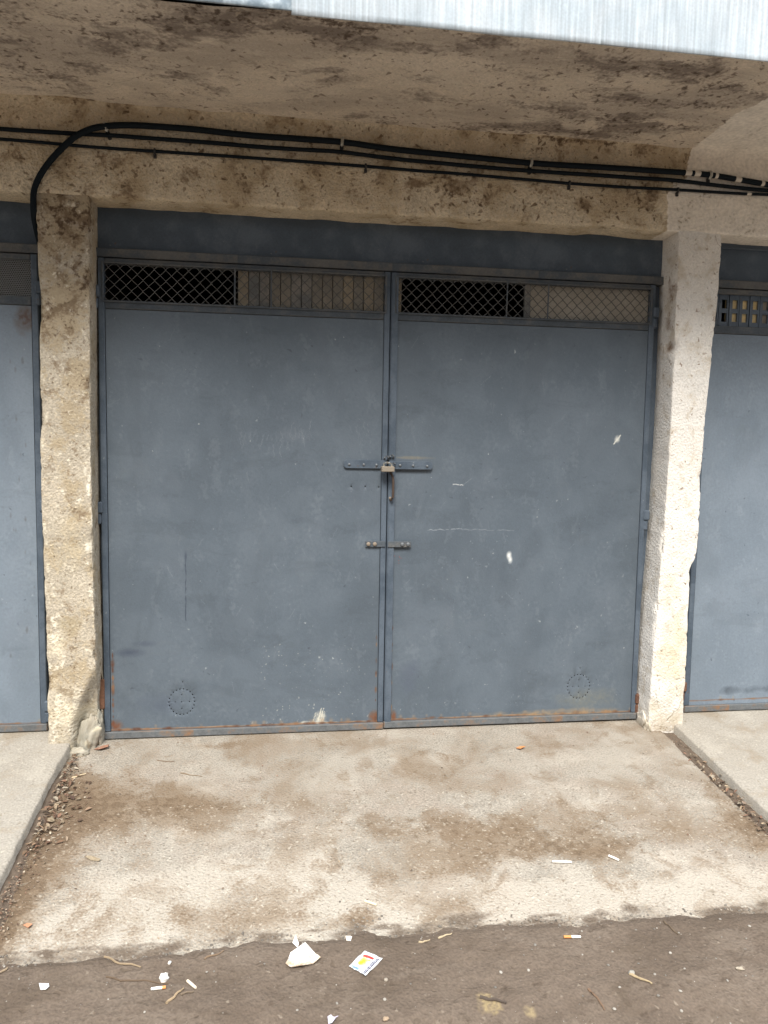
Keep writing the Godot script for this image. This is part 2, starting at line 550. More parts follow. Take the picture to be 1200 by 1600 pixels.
func make_materials() -> void:
	# --- the two leaves of the middle garage
	var t := door_canvas(100, -1.3, 1.29, 500)
	fan(t, -0.50, 1.40, 0.05, 0.02, 26, 501, 0.5)
	fan(t, -0.42, 1.44, 0.03, 0.02, 18, 502, 0.45)
	fan(t, -0.68, 1.41, 0.03, 0.012, 10, 503, 0.35)
	fan(t, -0.10, 1.43, 0.04, 0.04, 14, 504, 0.35)
	fan(t, -0.32, 0.95, 0.08, 0.02, 12, 505, 0.3)
	stain(t, -0.47, 1.41, 0.12, 0.045, c8(116, 122, 130), 0.35, 0.9, 0.8)
	stain(t, -0.873, 1.453, 0.006, 0.005, c8(205, 205, 200), 0.9, 0.4, 0.2)
	scratch(t, -0.934, 0.85, -0.935, 0.55, 0.004, c8(60, 68, 80), 0.8, 0.002, 0, 61)
	stain(t, -0.934, 0.85, 0.007, 0.025, c8(66, 74, 86), 0.8, 0.4, 0.3)
	stain(t, -1.19, 0.405, 0.075, 0.022, c8(68, 76, 90), 0.75, 0.5, 0.3)
	stain(t, -1.12, 0.445, 0.06, 0.015, c8(72, 80, 94), 0.5, 0.6, 0.3)
	stain(t, -1.05, 0.15, 0.10, 0.05, c8(74, 82, 96), 0.4, 1.0, 0.4)
	stain(t, -0.317, 0.070, 0.024, 0.024, c8(184, 181, 168), 0.55, 1.1, 1.0)
	for k in 9:
		var sx := -0.318 + rng.randfn() * 0.018
		scratch(t, sx, 0.045, sx + 0.015, 0.07 + rng.randf() * 0.045, 0.004, c8(198, 194, 180), 0.6, 0.004, 0, 900 + k)
	for k in 9:   # droppings of white paint on the flange
		stain(t, -0.33 + rng.randfn() * 0.05, 0.035 + rng.randf() * 0.02, 0.02, 0.006, c8(186, 184, 172), 0.6, 0.9, 0.9)
	for k in 3: scratch(t, -1.272, 0.040 + k * 0.002, -0.03, 0.040 + k * 0.002, 0.003, [c8(146, 112, 86), c8(112, 78, 58), c8(160, 138, 114)][k], 0.75, 0.003, 0, 70 + k)
	rust_row(t, -1.27, -0.03, 0.042, 30, 11)
	stain(t, -0.05, 0.06, 0.025, 0.03, c8(110, 76, 58), 0.8, 0.8, 0.7)
	rust_row(t, 0.05, 0.42, -1.262, 14, 12, true)
	rust_row(t, 0.05, 0.5, -0.045, 8, 13, true)
	specks(t, 160, 0.001, 0.003, c8(186, 186, 178), 0.6, 77, 0, Rect2(0.55, 0.8, 0.4, 0.2), 2.0)
	stain(t, -1.25, 0.06, 0.03, 0.03, c8(112, 70, 50), 0.8, 0.8, 0.7)
	M.door_a = finish(t, 0.52, 0.10)
	M.door_a_t = t
	t = door_canvas(200, 0.0, 1.3, 500)
	stain(t, 0.597, 0.85, 0.016, 0.028, c8(226, 226, 222), 0.95, 0.7, 0.3)
	stain(t, 0.606, 0.825, 0.012, 0.020, c8(210, 212, 210), 0.8, 0.8, 0.5)
	stain(t, 1.129, 1.42, 0.014, 0.018, c8(205, 204, 196), 0.85, 0.7, 0.3)
	scratch(t, 1.11, 1.395, 1.145, 1.44, 0.006, c8(205, 204, 196), 0.8, 0.003, 0, 44)
	scratch(t, 0.19, 0.972, 0.36, 0.976, 0.003, c8(152, 158, 164), 0.7, 0.006, 0, 45)
	scratch(t, 0.36, 0.976, 0.62, 0.968, 0.0025, c8(146, 152, 158), 0.55, 0.006, 0, 46)
	scratch(t, 0.31, 1.192, 0.36, 1.188, 0.004, c8(188, 190, 190), 0.9, 0.002, 0, 47)
	scratch(t, 0.36, 1.188, 0.40, 1.22, 0.002, c8(150, 156, 160), 0.6, 0.002, 0, 48)
	fan(t, 0.15, 1.30, 0.04, 0.02, 10, 506, 0.3)
	fan(t, 0.82, 1.05, 0.10, 0.06, 12, 507, 0.28)
	fan(t, 0.35, 0.52, 0.10, 0.08, 10, 508, 0.28)
	stain(t, 0.10, 1.315, 0.10, 0.006, c8(128, 122, 108), 0.5, 0.8, 0.6)
	stain(t, 0.10, 0.22, 0.08, 0.10, c8(72, 78, 94), 0.35, 1.0, 0.6)
	for k in 6:
		stain(t, 0.03 + rng.randf() * 0.05, 0.80 + rng.randf() * 0.05, 0.004, 0.003, c8(150, 70, 62), 0.8, 0.4, 0.2)
	for k in 3: scratch(t, 0.03, 0.044 + k * 0.002, 1.27, 0.044 + k * 0.002, 0.003, [c8(146, 112, 86), c8(112, 78, 58), c8(160, 138, 114)][k], 0.75, 0.003, 0, 75 + k)
	rust_row(t, 0.03, 1.27, 0.048, 26, 14)
	stain(t, 0.045, 0.06, 0.015, 0.04, c8(110, 76, 58), 0.8, 0.8, 0.7)
	rust_row(t, 0.05, 0.5, 0.03, 9, 15, true)
	stain(t, 0.8, 0.05, 0.45, 0.02, c8(150, 128, 100), 0.5, 1.0, 0.9)
	stain(t, 1.05, 0.12, 0.14, 0.05, c8(110, 112, 106), 0.45, 1.1, 0.9)
	specks(t, 150, 0.001, 0.0026, c8(170, 174, 174), 0.5, 78, 0, Rect2(0.1, 0.55, 0.8, 0.45), 1.8)
	M.door_b = finish(t, 0.52, 0.10)
	M.door_b_t = t
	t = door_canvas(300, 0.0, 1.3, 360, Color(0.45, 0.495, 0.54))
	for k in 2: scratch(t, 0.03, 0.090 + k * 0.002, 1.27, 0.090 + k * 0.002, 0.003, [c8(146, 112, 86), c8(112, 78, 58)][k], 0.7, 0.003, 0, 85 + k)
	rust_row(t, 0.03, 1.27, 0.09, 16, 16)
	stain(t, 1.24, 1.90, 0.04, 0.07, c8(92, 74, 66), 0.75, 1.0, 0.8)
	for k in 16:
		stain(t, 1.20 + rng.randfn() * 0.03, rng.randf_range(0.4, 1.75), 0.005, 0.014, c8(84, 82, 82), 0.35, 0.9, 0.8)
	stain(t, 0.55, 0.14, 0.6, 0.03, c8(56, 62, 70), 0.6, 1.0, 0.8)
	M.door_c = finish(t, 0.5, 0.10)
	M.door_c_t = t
	# --- painted steel of frames and rails, with flaking rust
	t = canvas(0.7, 0.7, 500, 0, 0, 1, c8(76, 87, 99), c8(84, 94, 105), 400, [0.06, 0.05, 0.03])
	specks(t, 60, 0.0008, 0.003, c8(150, 152, 150), 0.5, 401, 0, Rect2(0, 0, 1, 1), 2.0)
	specks(t, 26, 0.001, 0.004, c8(104, 72, 54), 0.6, 402, 0, Rect2(0, 0, 1, 1), 1.8)
	M.steel = tri(finish(t, 0.5, 0.06), t)
	# the dusty bars that hold the ventilation mesh
	t = canvas(0.7, 0.7, 500, 0, 0, 1, c8(78, 85, 92), c8(92, 92, 91), 420, [0.06, 0.08, 0.06], 0.36)
	M.dusty = tri(finish(t, 0.75, 0.06), t)
	t = canvas(0.9, 0.9, 500, 0, 0, 1, c8(100, 103, 105), c8(116, 90, 70), 440, [0.08, 0.1, 0.08], 0.30, [3.0, 14.0, 60.0])
	stain(t, 0.2, 0.45, 0.10, 0.5, c8(122, 82, 58), 0.5, 1.2, 0.9)
	M.rusty_rail = tri(finish(t, 0.75, 0.10), t)
	t = canvas(0.5, 0.5, 500, 0, 0, 1, c8(82, 56, 46), c8(104, 76, 60), 460, [0.1, 0.15, 0.12])
	M.rust = tri(finish(t, 0.9, 0.15), t)
	M.wire = plain(c8(82, 82, 80), 0.8, 0.0)
	M.plate = plain(c8(128, 130, 130), 0.6)
	M.handle = plain(c8(76, 62, 53), 0.6, 0.2)
	M.bolt = plain(c8(112, 116, 120), 0.5, 0.4)
	M.bolt_old = plain(c8(140, 128, 114), 0.7, 0.2)
	M.galv = plain(c8(170, 168, 160), 0.4, 0.7)
	M.chrome = plain(c8(214, 210, 200), 0.22, 0.9)
	M.lock_body = plain(c8(150, 140, 126), 0.5, 0.35)
	M.black = plain(c8(30, 31, 34), 0.55)
	M.clip_black = plain(c8(38, 37, 36), 0.7)
	# --- soffit: rough plaster with soot and mould
	t = canvas(4.0, 0.9, 460, -2.0, 0.08, 1, c8(220, 207, 190), c8(204, 191, 174), 500, [0.04, 0.06, 0.08, 0.06], 0.5, [1.4, 7.0, 42.0])
	var soot := [[-0.26, 0.87, 0.14, 0.09, 0.30], [-0.34, 0.74, 0.14, 0.07, 0.22], [-0.68, 0.84, 0.28, 0.07, 0.24], [-0.60, 0.93, 0.30, 0.04, 0.28], [-0.93, 0.82, 0.22, 0.08, 0.18], [-1.06, 0.66, 0.2, 0.07, 0.16], [-1.05, 0.5, 0.2, 0.07, 0.14], [-1.5, 0.42, 0.2, 0.16, 0.22], [-1.55, 0.75, 0.4, 0.16, 0.16], [0.04, 0.92, 0.22, 0.05, 0.16],
		[0.36, 0.55, 0.14, 0.07, 0.16], [0.95, 0.55, 0.34, 0.07, 0.26], [0.92, 0.82, 0.36, 0.06, 0.24], [1.12, 0.69, 0.16, 0.06, 0.24], [0.84, 0.36, 0.34, 0.07, 0.24], [0.72, 0.19, 0.45, 0.05, 0.28], [1.1, 0.28, 0.24, 0.08, 0.2], [0.25, 0.14, 0.3, 0.04, 0.14], [0.5, 0.75, 0.4, 0.1, 0.12]]
	grime(t, c8(156, 145, 134), soot, 533, 2.6, 0.52, 1.6, 0.5, 3, 1)
	grime(t, c8(114, 104, 96), soot, 534, 5.0, 0.62, 2.2, 0.7, 2, 1, -20)
	grime(t, c8(84, 72, 63), soot, 535, 16.0, 0.80, 3.5, 0.8, 1, 1, -60)
	grime(t, c8(214, 203, 186), [], 536, 7.0, 0.66, 2.5, 0.5, 2, 1, 30)
	specks(t, 900, 0.0015, 0.007, c8(98, 84, 72), 0.65, 520, -70, Rect2(0, 0, 1, 1), 3.0)
	specks(t, 300, 0.002, 0.008, c8(216, 202, 180), 0.5, 521, 40, Rect2(0, 0, 1, 1), 3.0)
	for k in 10:
		crack(t, rng.randf_range(-1.6, 1.2), rng.randf_range(0.2, 0.85), rng.randf_range(-0.5, 0.5), rng.randf_range(0.08, 0.3), c8(84, 70, 58), 540 + k, 0.004, 0.5)
	white_zone(t, true)
	M.soffit = finish(t, 0.95, 1.8, 0.2)
	M.soffit_t = t
	# --- lintel: v runs along the profile (metres from the back of its underside)
	t = canvas(4.0, 0.66, 460, -2.0, 0.0, 1, c8(212, 198, 174), c8(194, 179, 155), 600, [0.05, 0.08, 0.12, 0.07], 0.47, [1.8, 8.0, 46.0])
	var dark := [[0.12, 0.36, 0.10, 0.07, 0.22], [0.4, 0.33, 0.08, 0.07, 0.2], [0.86, 0.30, 0.05, 0.06, 0.26], [1.0, 0.30, 0.05, 0.06, 0.26], [0.25, 0.34, 0.08, 0.08, 0.2], [-0.1, 0.33, 0.1, 0.06, 0.16], [1.15, 0.38, 0.08, 0.12, 0.24], [-1.35, 0.30, 0.14, 0.08, 0.2], [0.8, 0.60, 0.5, 0.04, 0.3], [-1.0, 0.36, 0.2, 0.1, 0.08], [-0.4, 0.35, 0.1, 0.06, 0.12], [-0.75, 0.33, 0.1, 0.07, 0.12], [-1.3, 0.61, 0.2, 0.03, 0.2]]
	grime(t, c8(166, 147, 118), dark, 633, 3.5, 0.50, 2.0, 0.6)
	grime(t, c8(116, 98, 78), dark, 634, 7.0, 0.66, 2.6, 0.75, 1, 1, -30)
	grime(t, c8(86, 70, 56), dark, 635, 22.0, 0.80, 3.5, 0.85, 1, 1, -90)
	grime(t, c8(216, 201, 174), [], 636, 9.0, 0.66, 2.4, 0.5, 1, 1, 40)
	specks(t, 1300, 0.001, 0.006, c8(96, 78, 60), 0.7, 620, -80, Rect2(0, 0.3, 1, 0.7), 2.6)
	specks(t, 500, 0.0015, 0.005, c8(206, 186, 150), 0.5, 621, 50, Rect2(0, 0.3, 1, 0.7), 2.0)
	for k in 14:
		crack(t, rng.randf_range(-1.9, 1.4), rng.randf_range(0.25, 0.5), rng.randf_range(0, TAU), rng.randf_range(0.05, 0.14), c8(94, 76, 60), 640 + k, 0.003, 0.6)
	crack(t, -0.83, 0.235, 1.5, 0.10, c8(90, 72, 56), 660, 0.004, 0.8)
	crack(t, -1.42, 0.46, -1.4, 0.09, c8(60, 50, 42), 661, 0.005, 0.9)
	white_zone(t, false)
	M.lintel = finish(t, 0.95, 1.6, 0.2)
	M.lintel_t = t
	# --- pillars: u runs round the pillar (0.27 side, about 0.2 front, 0.27 side)
	t = canvas(0.76, 2.45, 470, 0.0, 2.43, -1, c8(186, 176, 159), c8(169, 160, 144), 700, [0.05, 0.09, 0.14, 0.10], 0.5, [2.0, 9.0, 60.0])
	var soil := [[0.40, 2.33, 0.16, 0.10, 0.34], [0.455, 2.08, 0.05, 0.08, 0.3], [0.36, 2.1, 0.12, 0.3, 0.14], [0.36, 1.85, 0.1, 0.15, 0.12], [0.40, 1.6, 0.1, 0.2, 0.06], [0.37, 0.55, 0.1, 0.1, 0.10], [0.36, 0.33, 0.1, 0.07, 0.14]]
	grime(t, c8(160, 143, 115), soil, 733, 5.0, 0.50, 2.0, 0.6)
	grime(t, c8(112, 95, 76), soil, 734, 9.0, 0.66, 2.6, 0.75, 1, 1, -30)
	grime(t, c8(84, 69, 56), soil, 735, 24.0, 0.82, 3.5, 0.85, 1, 1, -90)
	grime(t, c8(222, 214, 196), [[0.36, 0.15, 0.14, 0.16, 0.22], [0.31, 0.5, 0.04, 0.14, 0.2], [0.472, 0.9, 0.012, 0.5, 0.26], [0.38, 0.9, 0.1, 0.4, 0.05]], 736, 14.0, 0.70, 4.0, 0.85, 1, 1, 50)
	stain(t, 0.38, 0.92, 0.06, 0.10, c8(176, 160, 130), 0.4, 1.1, 0.9)
	stain(t, 0.37, 0.58, 0.09, 0.06, c8(150, 138, 114), 0.5, 1.0, 1.0, -30)
	stain(t, 0.36, 0.33, 0.10, 0.06, c8(160, 142, 112), 0.6, 0.9, 1.0, -40)
	stain(t, 0.36, 0.17, 0.11, 0.12, c8(212, 202, 178), 0.75, 0.7, 0.8, 50)
	stain(t, 0.31, 0.47, 0.05, 0.10, c8(214, 204, 180), 0.6, 0.9, 0.9, 40)
	for k in 30:   # whitewash left along the right arris
		stain(t, 0.470 + rng.randfn() * 0.008, rng.randf_range(0.25, 1.3), 0.010, 0.022, c8(222, 216, 200), 0.8, 1.0, 0.9, 30)
	for k in 12:
		stain(t, 0.285 + rng.randfn() * 0.008, rng.randf_range(0.2, 1.6), 0.009, 0.025, c8(216, 208, 188), 0.7, 1.0, 0.9, 30)
	stain(t, 0.44, 0.06, 0.10, 0.10, c8(150, 146, 134), 0.9, 0.6, 0.6, -60)
	stain(t, 0.52, 0.13, 0.08, 0.16, c8(150, 147, 136), 0.9, 0.5, 0.6)
	specks(t, 1100, 0.001, 0.0040, c8(112, 97, 78), 0.55, 720, -90, Rect2(0.3, 0, 0.4, 1), 2.2)
	specks(t, 1100, 0.001, 0.004, c8(214, 200, 170), 0.6, 721, 70, Rect2(0.3, 0.3, 0.4, 0.7), 2.2)
	M.pillar_a = finish(t, 0.95, 0.65, 0.2)
	M.pillar_a_t = t
	t = canvas(0.76, 2.45, 470, 0.0, 2.43, -1, c8(224, 220, 213), c8(213, 208, 200), 750, [0.03, 0.04, 0.06, 0.05], 0.5, [2.0, 9.0, 60.0])
	stain(t, 0.38, 0.40, 0.13, 0.30, c8(206, 194, 164), 0.7, 0.7, 0.5)
	stain(t, 0.37, 0.68, 0.10, 0.10, c8(208, 199, 176), 0.5, 0.9, 0.5)
	stain(t, 0.36, 0.10, 0.16, 0.13, c8(208, 202, 190), 0.85, 0.6, 0.5, 40)
	stain(t, 0.42, 0.04, 0.12, 0.06, c8(186, 176, 158), 0.9, 0.6, 0.6, -60)
	stain(t, 0.30, 0.12, 0.035, 0.05, c8(192, 184, 166), 0.8, 0.7, 0.6, -60)
	stain(t, 0.37, 0.0, 0.25, 0.04, c8(170, 158, 138), 0.7, 0.8, 0.9)
	crack(t, 0.29, 0.27, -0.35, 0.10, c8(150, 136, 112), 770, 0.006, 0.9)
	crack(t, 0.38, 0.235, 0.3, 0.10, c8(150, 136, 112), 771, 0.006, 0.9)
	crack(t, 0.30, 0.20, -1.2, 0.10, c8(160, 148, 126), 772, 0.005, 0.8)
	crack(t, 0.46, 0.14, 3.9, 0.12, c8(150, 138, 118), 773, 0.006, 0.9)
	crack(t, 0.30, 0.86, 0.1, 0.12, c8(178, 168, 150), 774, 0.003, 0.7)
	crack(t, 0.47, 2.33, 2.7, 0.07, c8(120, 100, 84), 775, 0.004, 0.8)
	grime(t, c8(186, 174, 156), [[0.22, 2.0, 0.06, 0.3, 0.2], [0.40, 2.3, 0.2, 0.15, 0.06], [0.37, 0.05, 0.3, 0.08, 0.25]], 833, 8.0, 0.64, 2.5, 0.7, 1, 1, -20)
	grime(t, c8(134, 116, 98), [[0.21, 2.1, 0.05, 0.2, 0.2], [0.42, 2.3, 0.1, 0.1, 0.06], [0.37, 0.0, 0.3, 0.04, 0.2]], 834, 26.0, 0.80, 3.5, 0.8, 1, 1, -70)
	# the reveal side is greyer where the white wash did not reach
	stain(t, 0.215, 2.10, 0.05, 0.09, c8(120, 98, 82), 0.75, 1.2, 1.0, -30)
	stain(t, 0.20, 1.98, 0.045, 0.05, c8(128, 108, 92), 0.6, 1.2, 1.0, -30)
	stain(t, 0.225, 1.86, 0.045, 0.035, c8(136, 118, 102), 0.95, 0.4, 0.5, -90)
	for k in 26:
		var yy := rng.randf_range(0.7, 2.4)
		crack(t, rng.randf_range(0.28, 0.47), yy, rng.randf_range(0.3, 1.2) if rng.randf() < 0.5 else rng.randf_range(1.8, 2.8), rng.randf_range(0.015, 0.05), c8(140, 120, 100), 780 + k, 0.0022, 0.6)
	specks(t, 420, 0.0008, 0.004, c8(120, 100, 82), 0.7, 820, -80, Rect2(0.22, 0, 0.5, 0.95), 3.0)
	specks(t, 500, 0.001, 0.0035, c8(240, 235, 225), 0.5, 821, 60, Rect2(0.2, 0, 0.5, 1), 2.0)
	M.pillar_b = finish(t, 0.9, 0.8, 0.25)
	M.pillar_b_t = t
	# --- apron: worn concrete with exposed grit
	t = canvas(2.9, 1.56, 500, -1.45, -0.1, 1, c8(152, 145, 134), c8(140, 131, 120), 900, [0.06, 0.06, 0.12, 0.12], 0.42, [1.7, 8.0, 75.0])
	var dirt := c8(112, 95, 77)
	# worn, bright grit towards the lane
	grime(t, c8(172, 164, 152), [[-0.9, 1.0, 0.5, 0.30, 0.34], [-0.4, 1.12, 0.6, 0.2, 0.34], [0.3, 1.22, 0.9, 0.14, 0.36], [1.0, 1.2, 0.5, 0.16, 0.36], [-1.1, 1.24, 0.3, 0.12, 0.3], [0.9, 0.75, 0.3, 0.15, 0.12], [0.0, 0.55, 0.5, 0.1, 0.06]], 933, 3.0, 0.56, 2.2, 0.75, 1, 1, 10)
	grime(t, c8(160, 153, 142), [[0.8, 0.35, 0.7, 0.25, 0.2], [0.0, 0.08, 1.5, 0.08, 0.16], [-0.5, 0.3, 0.5, 0.12, 0.12]], 937, 2.4, 0.52, 1.8, 0.6)
	# trodden-in brown dirt
	var soil2 := [[-1.20, 0.42, 0.26, 0.16, 0.20], [-1.08, 0.60, 0.34, 0.12, 0.26], [-0.85, 0.54, 0.28, 0.07, 0.18], [-1.40, 0.75, 0.13, 0.45, 0.5], [-1.42, 1.12, 0.11, 0.3, 0.55], [-1.30, 0.62, 0.16, 0.24, 0.28],
		[-0.45, 0.60, 0.4, 0.06, 0.14], [0.08, 0.36, 0.16, 0.08, 0.16], [-0.05, 0.76, 0.5, 0.08, 0.16], [0.32, 0.78, 0.5, 0.10, 0.18], [0.58, 0.92, 0.34, 0.09, 0.26], [0.42, 0.98, 0.4, 0.06, 0.18], [0.15, 0.90, 0.4, 0.08, 0.14], [0.74, 0.99, 0.16, 0.06, 0.18],
		[-0.05, 1.05, 0.16, 0.04, 0.16], [-0.265, 1.245, 0.08, 0.05, 0.40], [-0.33, 1.08, 0.08, 0.04, 0.16], [-0.72, 1.20, 0.24, 0.06, 0.22], [1.34, 0.95, 0.12, 0.12, 0.4], [1.32, 0.7, 0.07, 0.2, 0.25], [1.2, 0.88, 0.2, 0.06, 0.14], [-0.82, 0.09, 0.12, 0.03, 0.24], [0.18, 1.01, 0.1, 0.04, 0.18]]
	grime(t, c8(124, 109, 92), soil2, 934, 2.2, 0.48, 1.7, 0.8)
	grime(t, dirt, soil2, 935, 5.0, 0.60, 1.9, 0.6)
	grime(t, c8(88, 73, 58), soil2, 936, 20.0, 0.88, 2.4, 0.45, 1, 1, -20)
	for k in 120:   # mud trodden over the lower edge
		var mx := rng.randf_range(-1.45, 1.4)
		stain(t, mx, mud_line(mx) + rng.randf_range(-0.05, 0.05), rng.randf_range(0.03, 0.10), rng.randf_range(0.010, 0.035), c8(98, 87, 76), 0.85, 1.0, 0.8)
	specks(t, 6500, 0.001, 0.0042, c8(194, 187, 173), 0.55, 920, 70, Rect2(0, 0.42, 1, 0.55), 2.2)
	specks(t, 6000, 0.001, 0.0040, c8(108, 97, 84), 0.45, 921, -70, Rect2(0, 0.40, 1, 0.57), 2.4)
	specks(t, 900, 0.001, 0.004, c8(118, 104, 86), 0.5, 922, -60, Rect2(0, 0, 1, 0.45), 3.0)
	specks(t, 40, 0.003, 0.010, c8(128, 118, 104), 0.7, 923, -40, Rect2(0, 0.1, 1, 0.8), 2.0)
	crack(t, 0.01, 0.02, 1.5, 0.10, c8(110, 96, 78), 930, 0.003, 0.7)
	for k in 8:
		crack(t, rng.randf_range(-1.0, 1.0), rng.randf_range(0.1, 0.9), rng.randf_range(-0.3, 0.3), rng.randf_range(0.06, 0.16), c8(124, 108, 88), 935 + k, 0.0022, 0.5)
	M.apron = finish(t, 0.92, 1.0, 0.25)
	M.apron_t = t
	t = canvas(1.9, 1.6, 420, 0, -0.1, 1, c8(158, 152, 142), c8(146, 140, 130), 950, [0.05, 0.05, 0.08, 0.08], 0.45, [1.7, 8.0, 70.0])
	specks(t, 2600, 0.001, 0.004, c8(212, 203, 184), 0.5, 951, 60, Rect2(0, 0, 1, 1), 2.2)
	specks(t, 1500, 0.001, 0.0045, c8(128, 116, 98), 0.5, 952, -60, Rect2(0, 0, 1, 1), 2.6)
	for k in 16:
		stain(t, rng.randf() * 1.9, rng.randf() * 1.4, rng.randf_range(0.02, 0.1), rng.randf_range(0.01, 0.04), c8(138, 122, 100), 0.35, 1.2, 0.9)
	grime(t, c8(134, 120, 102), [], 960, 3.0, 0.60, 2.0, 0.5)
	grime(t, c8(172, 166, 155), [], 961, 4.0, 0.58, 2.0, 0.5)
	M.slab = finish(t, 0.92, 0.6, 0.25)
	M.slab_t = t
	# --- mud of the lane
	t = canvas(4.0, 2.0, 440, -2.0, 1.1, 1, c8(104, 92, 81), c8(90, 79, 69), 1000, [0.04, 0.05, 0.08, 0.08], 0.42, [1.8, 8.0, 50.0])
	grime(t, c8(86, 75, 64), [[0.0, 1.34, 2.0, 0.03, 0.12], [0.7, 1.65, 0.5, 0.06, 0.10]], 1033, 5.0, 0.58, 2.0, 0.6, 2, 1)
	grime(t, c8(116, 105, 94), [], 1034, 4.0, 0.60, 2.0, 0.5, 2, 1, 10)
	grime(t, c8(70, 60, 51), [[0.6, 1.66, 0.6, 0.05, 0.1]], 1035, 22.0, 0.74, 3.0, 0.7, 2, 1, -60)
	stain(t, 0.06, 1.65, 0.035, 0.04, c8(140, 124, 94), 0.8, 1.3, 1.2, 20, 0.35)
	stain(t, 0.16, 1.68, 0.02, 0.02, c8(136, 121, 94), 0.7, 1.3, 1.2, 20, 0.35)
	specks(t, 2400, 0.0008, 0.0042, c8(152, 141, 126), 0.6, 1010, 60, Rect2(0, 0, 1, 1), 2.0)
	specks(t, 2600, 0.001, 0.0060, c8(82, 71, 60), 0.6, 1011, -80, Rect2(0, 0, 1, 1), 3.2)
	M.mud = finish(t, 0.9, 0.9, 0.3)
	M.mud_t = t
	# --- zinc sheet of the roof edge
	t = canvas(1.2, 0.5, 420, 0, 0, 1, c8(186, 195, 202), c8(172, 183, 191), 1100, [0.02, 0.03, 0.03], 0.45)
	var sk := nz(t.w, t.h, 1105, 0.16, 3, 1, 24)
	var cc: PackedByteArray = t.c
	for i in sk.size():
		var l := 1.0 + (sk[i] * 0.00392 - 0.5) * 0.20
		cc[i * 3] = clampi(int(cc[i * 3] * l), 0, 255); cc[i * 3 + 1] = clampi(int(cc[i * 3 + 1] * l), 0, 255); cc[i * 3 + 2] = clampi(int(cc[i * 3 + 2] * l), 0, 255)
	t.c = cc
	M.zinc = finish(t, 0.5, 0.05)
	M.zinc_t = t
	t = canvas(1.2, 0.5, 420, 0, 0, 1, c8(128, 144, 156), c8(170, 182, 190), 1120, [0.03, 0.05, 0.06], 0.5, [3.0, 12.0, 50.0])
	for k in 90:
		var sx2 := rng.randf() * 1.2
		scratch(t, sx2, rng.randf_range(0.0, 0.4), sx2 + rng.randf_range(-0.01, 0.01), rng.randf_range(0.3, 0.5), rng.randf_range(0.002, 0.008), c8(104, 118, 130), 0.5, 0.004, 0, 1130 + k)
	M.zinc_old = finish(t, 0.55, 0.05)
	# --- inside and behind the mesh
	M.inner = plain(c8(74, 70, 66), 0.95)
	t = canvas(0.8, 0.8, 420, 0, 0, 1, c8(146, 138, 125), c8(118, 113, 104), 1200, [0.1, 0.1, 0.1])
	M.board_a = tri(finish(t, 0.9, 0.1), t)
	t = canvas(0.8, 0.8, 420, 0, 0, 1, c8(158, 146, 126), c8(130, 121, 106), 1210, [0.1, 0.1, 0.1])
	M.board_b = tri(finish(t, 0.9, 0.1), t)
	t = canvas(0.8, 0.8, 420, 0, 0, 1, c8(114, 115, 114), c8(128, 123, 116), 1220, [0.08, 0.08, 0.08])
	M.board_c = tri(finish(t, 0.9, 0.1), t)
	t = canvas(0.8, 0.8, 420, 0, 0, 1, c8(170, 163, 151), c8(152, 145, 133), 1230, [0.05, 0.05, 0.05])
	M.board_grey = tri(finish(t, 0.9, 0.1), t)
	t = canvas(0.5, 0.5, 420, 0, 0, 1, c8(238, 216, 166), c8(226, 200, 146), 1240, [0.06, 0.08, 0.08])
	M.foam = tri(finish(t, 0.9, 0.2), t)

# the white paint of the neighbouring garage, with an uneven brushed border
func white_zone(t: Dictionary, is_soffit: bool) -> void:
	var w: int = t.w
	var h: int = t.h
	var c: PackedByteArray = t.c
	var hh: PackedByteArray = t.hh
	var n2: PackedByteArray = t.n2
	var n3: PackedByteArray = t.n3
	for y in h:
		var my: float = t.oy + y / t.ppm
		var border := 1.355 + 0.05 * smooth(0.4, 0.9, my) if is_soffit else 1.262 + 0.03 * smooth(0.38, 0.42, my) + 0.07 * smooth(0.43, 0.46, my)
		border += 0.012 * fn.get_noise_2d(my * 220.0, 40.0) + 0.006 * fn.get_noise_2d(my * 900.0, 80.0)
		for x in range(maxi(0, int((border - 0.04 - t.ox) * t.ppm)), w):
			var mx: float = t.ox + x / t.ppm
			var i := y * w + x
			var m := clampf((mx - border) / 0.004 + (n3[i] - 128) * 0.012, 0.0, 1.0)
			var fleck := n2[i] * 0.4 + n3[i] * 0.6
			if fleck < 62.0: m *= 0.25
			m *= 0.94
			var k := i * 3
			var l := 1.0 + (n3[i] - 128) * 0.0006 + (n2[i] - 128) * 0.0004
			c[k] = int(c[k] + (minf(228.0 * l, 255.0) - c[k]) * m)
			c[k + 1] = int(c[k + 1] + (minf(220.0 * l, 255.0) - c[k + 1]) * m)
			c[k + 2] = int(c[k + 2] + (minf(208.0 * l, 255.0) - c[k + 2]) * m)
			hh[i] = clampi(int(hh[i] + (128 + (hh[i] - 128) * 0.5 + 20 - hh[i]) * m), 0, 255)
	t.c = c
	t.hh = hh

